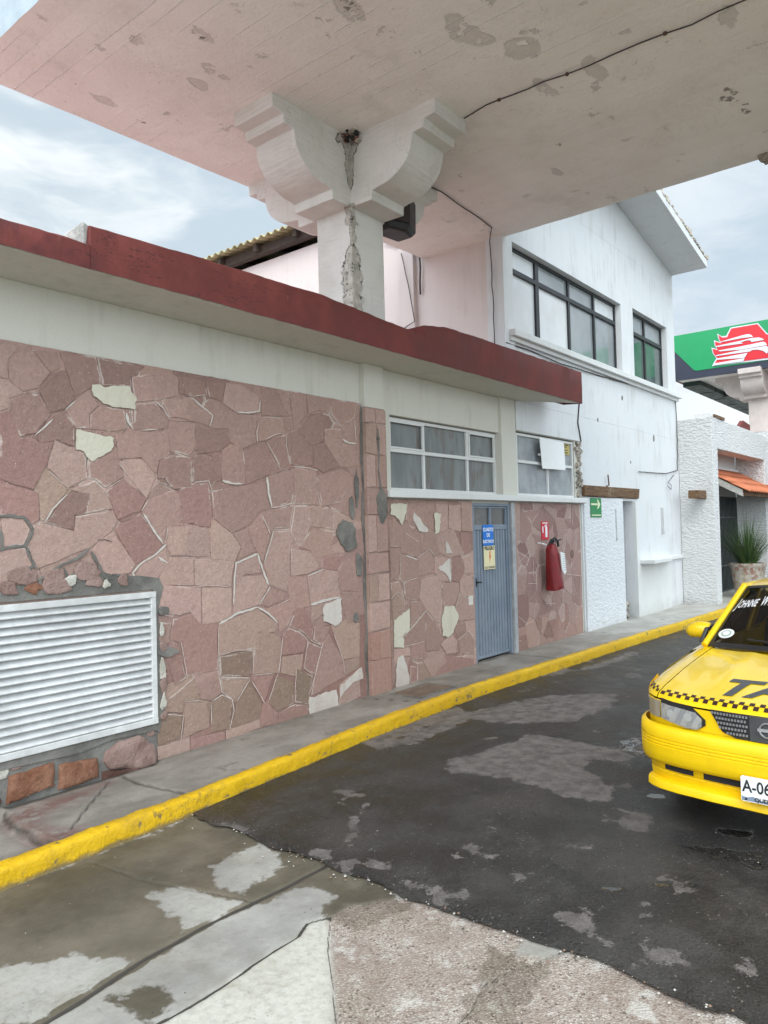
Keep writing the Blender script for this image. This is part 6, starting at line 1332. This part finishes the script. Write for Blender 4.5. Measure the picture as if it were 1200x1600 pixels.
# bumper with grooves, valance, lip
def bprof(v): return lf(v)-.045-.02*min(1, abs(v)/.7)
bw_ = [-.815,-.81,-.80,-.785,-.76,-.73,-.69,-.64]+list(np.linspace(-.60,.60,25))+[.64,.69,.73,.76,.785,.80,.81,.815]
def bpl(v):  # plan curve of bumper
    return float(np.interp(abs(v), [0,.3,.5,.62,.70,.75,.785,.805,.815], [-.030,-.015,.012,.045,.095,.155,.24,.36,.56]))
secs = [(.595, .050), (.592, .018), (.580, .004), (.545, .000), (.528,.000), (.525,.005), (.521,.005), (.518,.0), (.510,.0), (.507,.005), (.503,.005), (.500,.0), (.492,.0), (.489,.005), (.485,.005), (.482,.0), (.44,.002), (.40,.008), (.380,.020), (.372,.05)]
b = MB(); b.grid([[T(bpl(v)+off, v*(1-off*.25), z) for v in bw_] for z, off in secs]); b.build('front_bumper', M_taxid, TAXI, smooth=50)
b = MB(); vs = np.linspace(-.72, .72, 41)
b.grid([[T(bpl(v)+.055+o_, v*.975, z) for v in vs] for z, o_ in ((.385,.02),(.375,.0),(.33,.006),(.325,.012),(.318,.006),(.275,.02))]); VAL = b.build('valance', M_taxid, TAXI, smooth=50)
b = MB()
def opening(v0, v1, z0, z1, z0b=None):
    vs = np.linspace(v0, v1, 8); b.grid([[T(bpl(v)+.051, v*.975, z0 if i else (z0b or z0)) for i, v in enumerate(vs)], [T(bpl(v)+.049, v*.975, z1) for v in vs]])
opening(.42,.60,.338,.368); opening(-.60,-.42,.338,.368); opening(-.36,.36,.335,.370); b.build_each('air_intake', M_dark, VAL)
b = MB(); lipw = lambda v: v*.985
b.grid([[T(bpl(v)+.03+o_, lipw(v), z-.01*(abs(v)/.72)**2) for v in vs] for z, o_ in ((.285,.05),(.280,.005),(.270,-.006),(.235,-.010),(.228,.0),(.228,.08))]); b.build('front_lip', M_taxid, TAXI, smooth=50)
# plate
b = MB(); pv = 0; x_ = bpl(0)-.012
P0 = T(x_, 0, 0); ux = Vector((math.sin(-tya)*-1, -ca_, 0)); ux = Vector((T(0,-1,0)[0]-T(0,0,0)[0], T(0,-1,0)[1]-T(0,0,0)[1], 0)).normalized(); nx_ = Vector((T(-1,0,0)[0]-T(0,0,0)[0], T(-1,0,0)[1]-T(0,0,0)[1], 0)).normalized()
PC = Vector(T(x_, -.022, .360)); up_ = Vector((0,0,1))
def quad(mb, a0, a1, c0, c1, d=.0, mi=0):
    ps = [PC+ux*a+up_*c+nx_*d for a, c in ((a0,c0),(a1,c0),(a1,c1),(a0,c1))]; mb.add([tuple(p) for p in ps], [(0,1,2,3)], mi)
ps = [(-.15,-.058),(-.143,-.066),(.143,-.066),(.15,-.058),(.15,.058),(.143,.066),(-.143,.066),(-.15,.058)]
b.prism([tuple(PC+ux*a+up_*c) for a, c in ps], (0,0,0), tuple(nx_*.004)); PLT = b.build('number_plate', M_paper, TAXI)
b = MB(); put_text(b, 'A-06', .088, PC+ux*-.072+up_*.012+nx_*.0055, ux, up_, bold=.0015, sx=.80); put_text(b, 'QUER', .030, PC+ux*-.045+up_*-.050+nx_*.0055, ux, up_, bold=.001); b.build('plate_lettering', M_ink, PLT, fix=False)
b = MB(); hp = [(-.147,-.062),(-.02,-.062),(-.02,-.052),(-.06,-.046),(-.09,-.036),(-.12,-.044),(-.147,-.040)]; b.add([tuple(PC+ux*a+up_*c+nx_*.0048) for a, c in hp], [tuple(range(7))]); b.build('plate_landscape', plain('plate_blue_grey', (.22,.27,.36), .5), PLT)
for a in (-.125, .125):
    b = MB(); q = PC+ux*a+up_*-.053; b.tube([tuple(q), tuple(q+nx_*.008)], .006, 8); b.build('plate_screw', M_dark, PLT)
# checker strip along the bonnet front
b = MB(); cs = .0345
def top_pt(l, v, lift=.0025): return T(l, v, ztop(l, v)+lift)
for r_ in (0, 1):
    for k in range(-23, 24):
        if (k+r_) % 2: continue
        v0, v1 = k*.027, (k+1)*.027
        if abs(v0) > .628 or abs(v1) > .628: continue
        l0 = lambda v: lf(v)+.022+r_*.030; l1 = lambda v: lf(v)+.052+r_*.030
        b.grid([[top_pt(l0(v), v) for v in (v0, v1)], [top_pt((l0(v)+l1(v))/2, v) for v in (v0, v1)], [top_pt(l1(v), v) for v in (v0, v1)]])
for s in (1, -1):
    for r_ in (0, 1):
        for k in range(6):
            if (k+r_) % 2: continue
            v0, v1 = .645+k*.018, .645+(k+1)*.018; b.grid([[top_pt(lf(v)+.03+r_*.03+dl, s*v, .003) for v in (v0, v1)] for dl in (0, .015, .03)])
b.build('checker_stripe', M_chk, BON, fix=False)
# bonnet lettering, draped on the panel
b = MB(); vs_, fs_ = text_mesh('TAXI', .36, bold=.012, shear=.25, sx=.86)
out = []
tm = bmesh.new(); bv = [tm.verts.new((x, y, 0)) for x, y, z in vs_]
for f in fs_:
    try: tm.faces.new([bv[i] for i in f])
    except ValueError: pass
bmesh.ops.subdivide_edges(tm, edges=[e for e in tm.edges if e.calc_length() > .05], cuts=3, use_grid_fill=False)
bmesh.ops.triangulate(tm, faces=tm.faces); tm.verts.index_update()
# text x runs to viewer's right = -w ; text y runs away from the nose
ys0 = min(v.co.y for v in tm.verts); ys1 = max(v.co.y for v in tm.verts); wid = max(v.co.x for v in tm.verts)-min(v.co.x for v in tm.verts)
sc = .68/wid; b.add([top_pt(.165+(v.co.y-ys0)/(ys1-ys0)*.255, -v.co.x*sc, .004) for v in tm.verts], [tuple(v.index for v in f.verts) for f in tm.faces]); tm.free()
b.build('bonnet_lettering', M_vinyl, BON, fix=False)
b = MB(); q = top_pt(.93, .14, .004); b.tube([q, (q[0], q[1], q[2]+.012)], .010, 8); q = top_pt(.93, -.14, .004); b.tube([q, (q[0], q[1], q[2]+.012)], .010, 8); b.build('washer_jet', M_dark, BON)
# greenhouse
M_glass = bpy.data.materials.new('car_glass'); M_glass.use_nodes = True; t = NT(M_glass.node_tree); t.n.clear(); o_ = t.new('ShaderNodeOutputMaterial'); mx_ = t.new('ShaderNodeMixShader'); tr_ = t.new('ShaderNodeBsdfTransparent'); gl_ = t.new('ShaderNodeBsdfGlossy'); fr = t.new('ShaderNodeFresnel')
tr_.inputs[0].default_value = (.42,.45,.45,1); gl_.inputs['Roughness'].default_value = .02; gl_.inputs['Color'].default_value = (.9,.9,.9,1); fr.inputs[0].default_value = 1.5
t.l.new(fr.outputs[0], mx_.inputs[0]); t.l.new(tr_.outputs[0], mx_.inputs[1]); t.l.new(gl_.outputs[0], mx_.inputs[2]); t.l.new(mx_.outputs[0], o_.inputs[0])
def wsp(u, q, off=0.):   # u -1..1 across, q 0 base..1 top
    wb_, wt = .675, .56; ww = (wb_+(wt-wb_)*q)*u; lbse = .975+.165*u*u; lt = 1.61+.06*u*u
    zb_ = .930-.02*u*u; zt = 1.318-.030*u*u; return T(lbse+(lt-lbse)*q-off*.6, ww, zb_+(zt-zb_)*q+.015*math.sin(math.pi*q)+off*.8)
us = np.linspace(-1, 1, 21); qs = np.linspace(0, 1, 9)
b = MB(); smoothgrid(b, lambda q, u: wsp(u, q), qs, us); WS = b.build('windscreen', M_glass, TAXI, smooth=60)
b = MB()
for (q0, q1, u0, u1) in ((-.01,.055,-1,1),(.955,1.0,-1,1),(.05,.96,-1.0,-.955),(.05,.96,.955,1.0)): smoothgrid(b, lambda q, u: wsp(u, q, .004), np.linspace(q0, q1, 7), np.linspace(u0, u1, 15))
b.build('windscreen_seal', M_trimblk, WS, smooth=60)
for s in (1, -1):   # wipers
    b = MB(); b.tube([wsp(s*.1-.25, .02, .02), wsp(s*.1+.1, .06, .022), wsp(s*.1+.5, .10, .02)], .007, 6); b.build('wiper', M_trimblk, TAXI)
# windscreen lettering (as much as the photograph shows) and round permit sticker
def wtext(x, y): return wsp(.955-.70*x, .560+.11*x+y*1.9, .006)
b = MB(); xc = 0.
for part_, size in (('J', .125), ('OHNNIE', .098), (' ', .05), ('W', .125), ('ALKER', .098)):
    if part_ == ' ': xc += .045; continue
    vs_, fs_ = text_mesh(part_, size, bold=.0012, shear=.15, align='LEFT'); x0_ = min(p[0] for p in vs_); x1_ = max(p[0] for p in vs_); yb_ = -size*.36
    b.add([wtext(xc+(x-x0_)*.80, y-yb_) for x, y, z in vs_], fs_); xc += (x1_-x0_)*.80+.010
b.build('windscreen_lettering', M_whiteink, WS, fix=False)
def disc(name, u0, q0, r_, m, off, par, n=24):
    b = MB(); pts = [wsp(u0+r_*math.cos(a)/.6, q0+r_*math.sin(a)/.78, off) for a in np.linspace(0, 2*math.pi, n, endpoint=False)]; b.add(pts, [tuple(range(n))]); return b.build(name, m, par, fix=False)
stk = disc('permit_sticker', .87, .18, .052, M_paper, .006, WS); disc('sticker_emblem', .87, .18, .034, plain('sticker_grey_green', (.30,.42,.36), .5), .0075, WS); disc('sticker_centre', .87, .18, .024, M_paper, .009, WS)
# roof, rear glass, side glass, pillars
b = MB(); smoothgrid(b, lambda u, v: T((1.61+.06*(v/.56)**2)+(1.33)*u, v*(1+.04*math.sin(math.pi*u)), 1.316+.036*math.sin(math.pi*min(1, u*1.15+.02))**.6*(1 if u < .9 else .8)-.030*(v/.56)**2-.02*u), np.linspace(0, 1, 12), np.linspace(-.56, .56, 15)); b.build('roof', M_taxi, TAXI, smooth=60)
b = MB(); smoothgrid(b, lambda q, u: T(3.50-.56*q, u*(.62-.11*q), .955+.365*q), qs, us); b.build('rear_window', M_glass, TAXI, smooth=60)
for s in (1, -1):
    base = lambda l: T(l, s*.70, .905); topp = lambda l: T(l, s*.575, 1.290)
    b = MB()
    for (l0, l1, t0, t1) in ((1.25, 2.12, 1.72, 2.12), (2.18, 2.95, 2.18, 2.82)): b.add([base(l0), base(l1), topp(t1), topp(t0)], [(0,1,2,3)])
    b.build('side_window', M_glass, TAXI)
    b = MB()
    def bar(p, q, r0): b.tube([p, q], r0, 8)
    bar(T(1.12, s*.695, .915), T(1.64, s*.572, 1.296), .022); bar(T(1.64, s*.572, 1.296), T(2.95, s*.56, 1.285), .022); bar(T(2.95, s*.56, 1.285), T(3.52, s*.66, .94), .045); bar(T(2.15, s*.70, .90), T(2.15, s*.575, 1.285), .026)
    b.build('pillars', M_taxi, TAXI, smooth=60)
    b = MB(); rows = []
    for k, (o1, rr_) in enumerate([(0,.45),(.03,.82),(.08,1.0),(.13,.98),(.165,.90),(.17,.8)]):
        c = Vector(T(1.32, s*(.885-o1), .995-.01*(k < 2))); rows.append([tuple(c+Vector((math.cos(a)*.058*rr_, 0, math.sin(a)*.060*rr_))) for a in np.linspace(0, 2*math.pi, 16, endpoint=False)])
    b.grid(rows, closed=True); b.add(rows[0], [tuple(range(16))]); b.add(rows[-1], [tuple(range(16))]); MI = b.build('wing_mirror', M_taxi, TAXI, smooth=60)
    b = MB(); b.prism([T(1.20, s*.735, .92), T(1.36, s*.72, .92), T(1.36, s*.70, 1.04), T(1.26, s*.71, 1.02)], (0,0,0), (0, s*.028, 0)); b.build('mirror_stalk', M_trimblk, MI, bevel=.008)
    for ax in (.87, 3.29):
        b = MB(); c0 = Vector(T(ax, s*.60, .277)); c1 = Vector(T(ax, s*.785, .277)); b.tube([c0, c0.lerp(c1,.05), c0.lerp(c1,.2), c0.lerp(c1,.85), c0.lerp(c1,.97), c1], [.24,.275,.287,.287,.275,.235], 36); Wh = b.build('wheel', M_tire, TAXI, smooth=50)
        b = MB(); c2 = Vector(T(ax, s*.79, .277)); b.tube([c1, c2], [.185,.175], 28); b.tube([c2, Vector(T(ax, s*.80, .277))], [.06,.05], 16)
        for k in range(8): a = k*math.pi/4; q = c2+Vector((math.cos(a)*.12, 0, math.sin(a)*.12)); b.box(q.x-.018, q.x+.018, q.y-.004, q.y+.004, q.z-.018, q.z+.018)
        b.build('rim', M_rim, Wh, smooth=40)
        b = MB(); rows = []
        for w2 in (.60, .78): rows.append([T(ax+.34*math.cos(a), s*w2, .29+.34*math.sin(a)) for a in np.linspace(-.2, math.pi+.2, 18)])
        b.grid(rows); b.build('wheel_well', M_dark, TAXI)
    b = MB(); b.add([T(4.17, s*.76, .80), T(4.255, s*.60, .80), T(4.285, s*.40, .80), T(4.30, s*.40, .64), T(4.27, s*.60, .64), T(4.18, s*.765, .64)], [(0,1,4,5),(1,2,3,4)]); b.build('tail_lamp', plain('tail_red', (.4,.01,.01), .2), TAXI, solid=.02)
b = MB(); b.grid([[T(4.31-.12*(abs(v)/.78)**4+o_, v, z) for v in np.linspace(-.79, .79, 25)] for z, o_ in ((.56,-.04),(.55,0),(.38,0),(.30,-.05))]); b.build('rear_bumper', M_taxid, TAXI, smooth=50)
# interior
b = MB(); smoothgrid(b, lambda u, v: T(1.10+.32*u, v, .90-.03*u-.12*u*u), np.linspace(0, 1, 5), np.linspace(-.62, .62, 9)); b.add([T(1.42,-.62,.76),T(1.42,.62,.76),T(1.42,.62,.5),T(1.42,-.62,.5)], [(0,1,2,3)]); b.add([T(1.2,-.7,.35),T(3.4,-.7,.35),T(3.4,.7,.35),T(1.2,.7,.35)], [(0,1,2,3)]); b.build('dashboard', plain('dark_dashboard', (.03,.032,.035), .7), TAXI)
ring = MB(); c = Vector(T(1.55, -.33, .88)); pts = [tuple(c+Vector((.08*math.sin(a), .18*math.cos(a), .17*math.sin(a)))) for a in np.linspace(0, 2*math.pi, 28)]; ring.tube(pts, .013, 8, caps=False); ring.tube([tuple(c), T(1.42, -.33, .80)], .02, 8); ring.build('steering_wheel', M_black, TAXI)
for s in (1, -1):
    b = MB(); b.prism([T(2.02, s*.34-.24, .45), T(2.16, s*.34-.24, 1.02), T(2.26, s*.34-.24, 1.0), T(2.16, s*.34-.24, .45)], (0,0,0), (0,.48,0)); b.prism([T(1.65, s*.34-.24, .42), T(1.65, s*.34-.24, .55), T(2.1, s*.34-.24, .52), T(2.1, s*.34-.24, .40)], (0,0,0), (0,.48,0)); b.prism([T(2.18, s*.34-.12, 1.04), T(2.20, s*.34-.12, 1.2), T(2.28, s*.34-.12, 1.18), T(2.26, s*.34-.12, 1.04)], (0,0,0), (0,.24,0)); b.build('front_seat', plain('seat_fabric', (.06,.065,.07), .9), TAXI, bevel=.03)
b = MB(); b.prism([T(3.0, -.60, .45), T(3.16, -.60, .95), T(3.28, -.60, .95), T(3.15, -.60, .45)], (0,0,0), (0,1.2,0)); b.build('rear_seat', plain('rear_seat_fabric', (.055,.06,.065), .9), TAXI, bevel=.03)
b = MB(); b.prism([T(1.60, -.11, 1.27), T(1.60, .11, 1.27), T(1.60, .11, 1.21), T(1.60, -.11, 1.21)], (0,0,0), (.02,0,0)); b.build('rear_view_mirror', M_black, TAXI, bevel=.006)
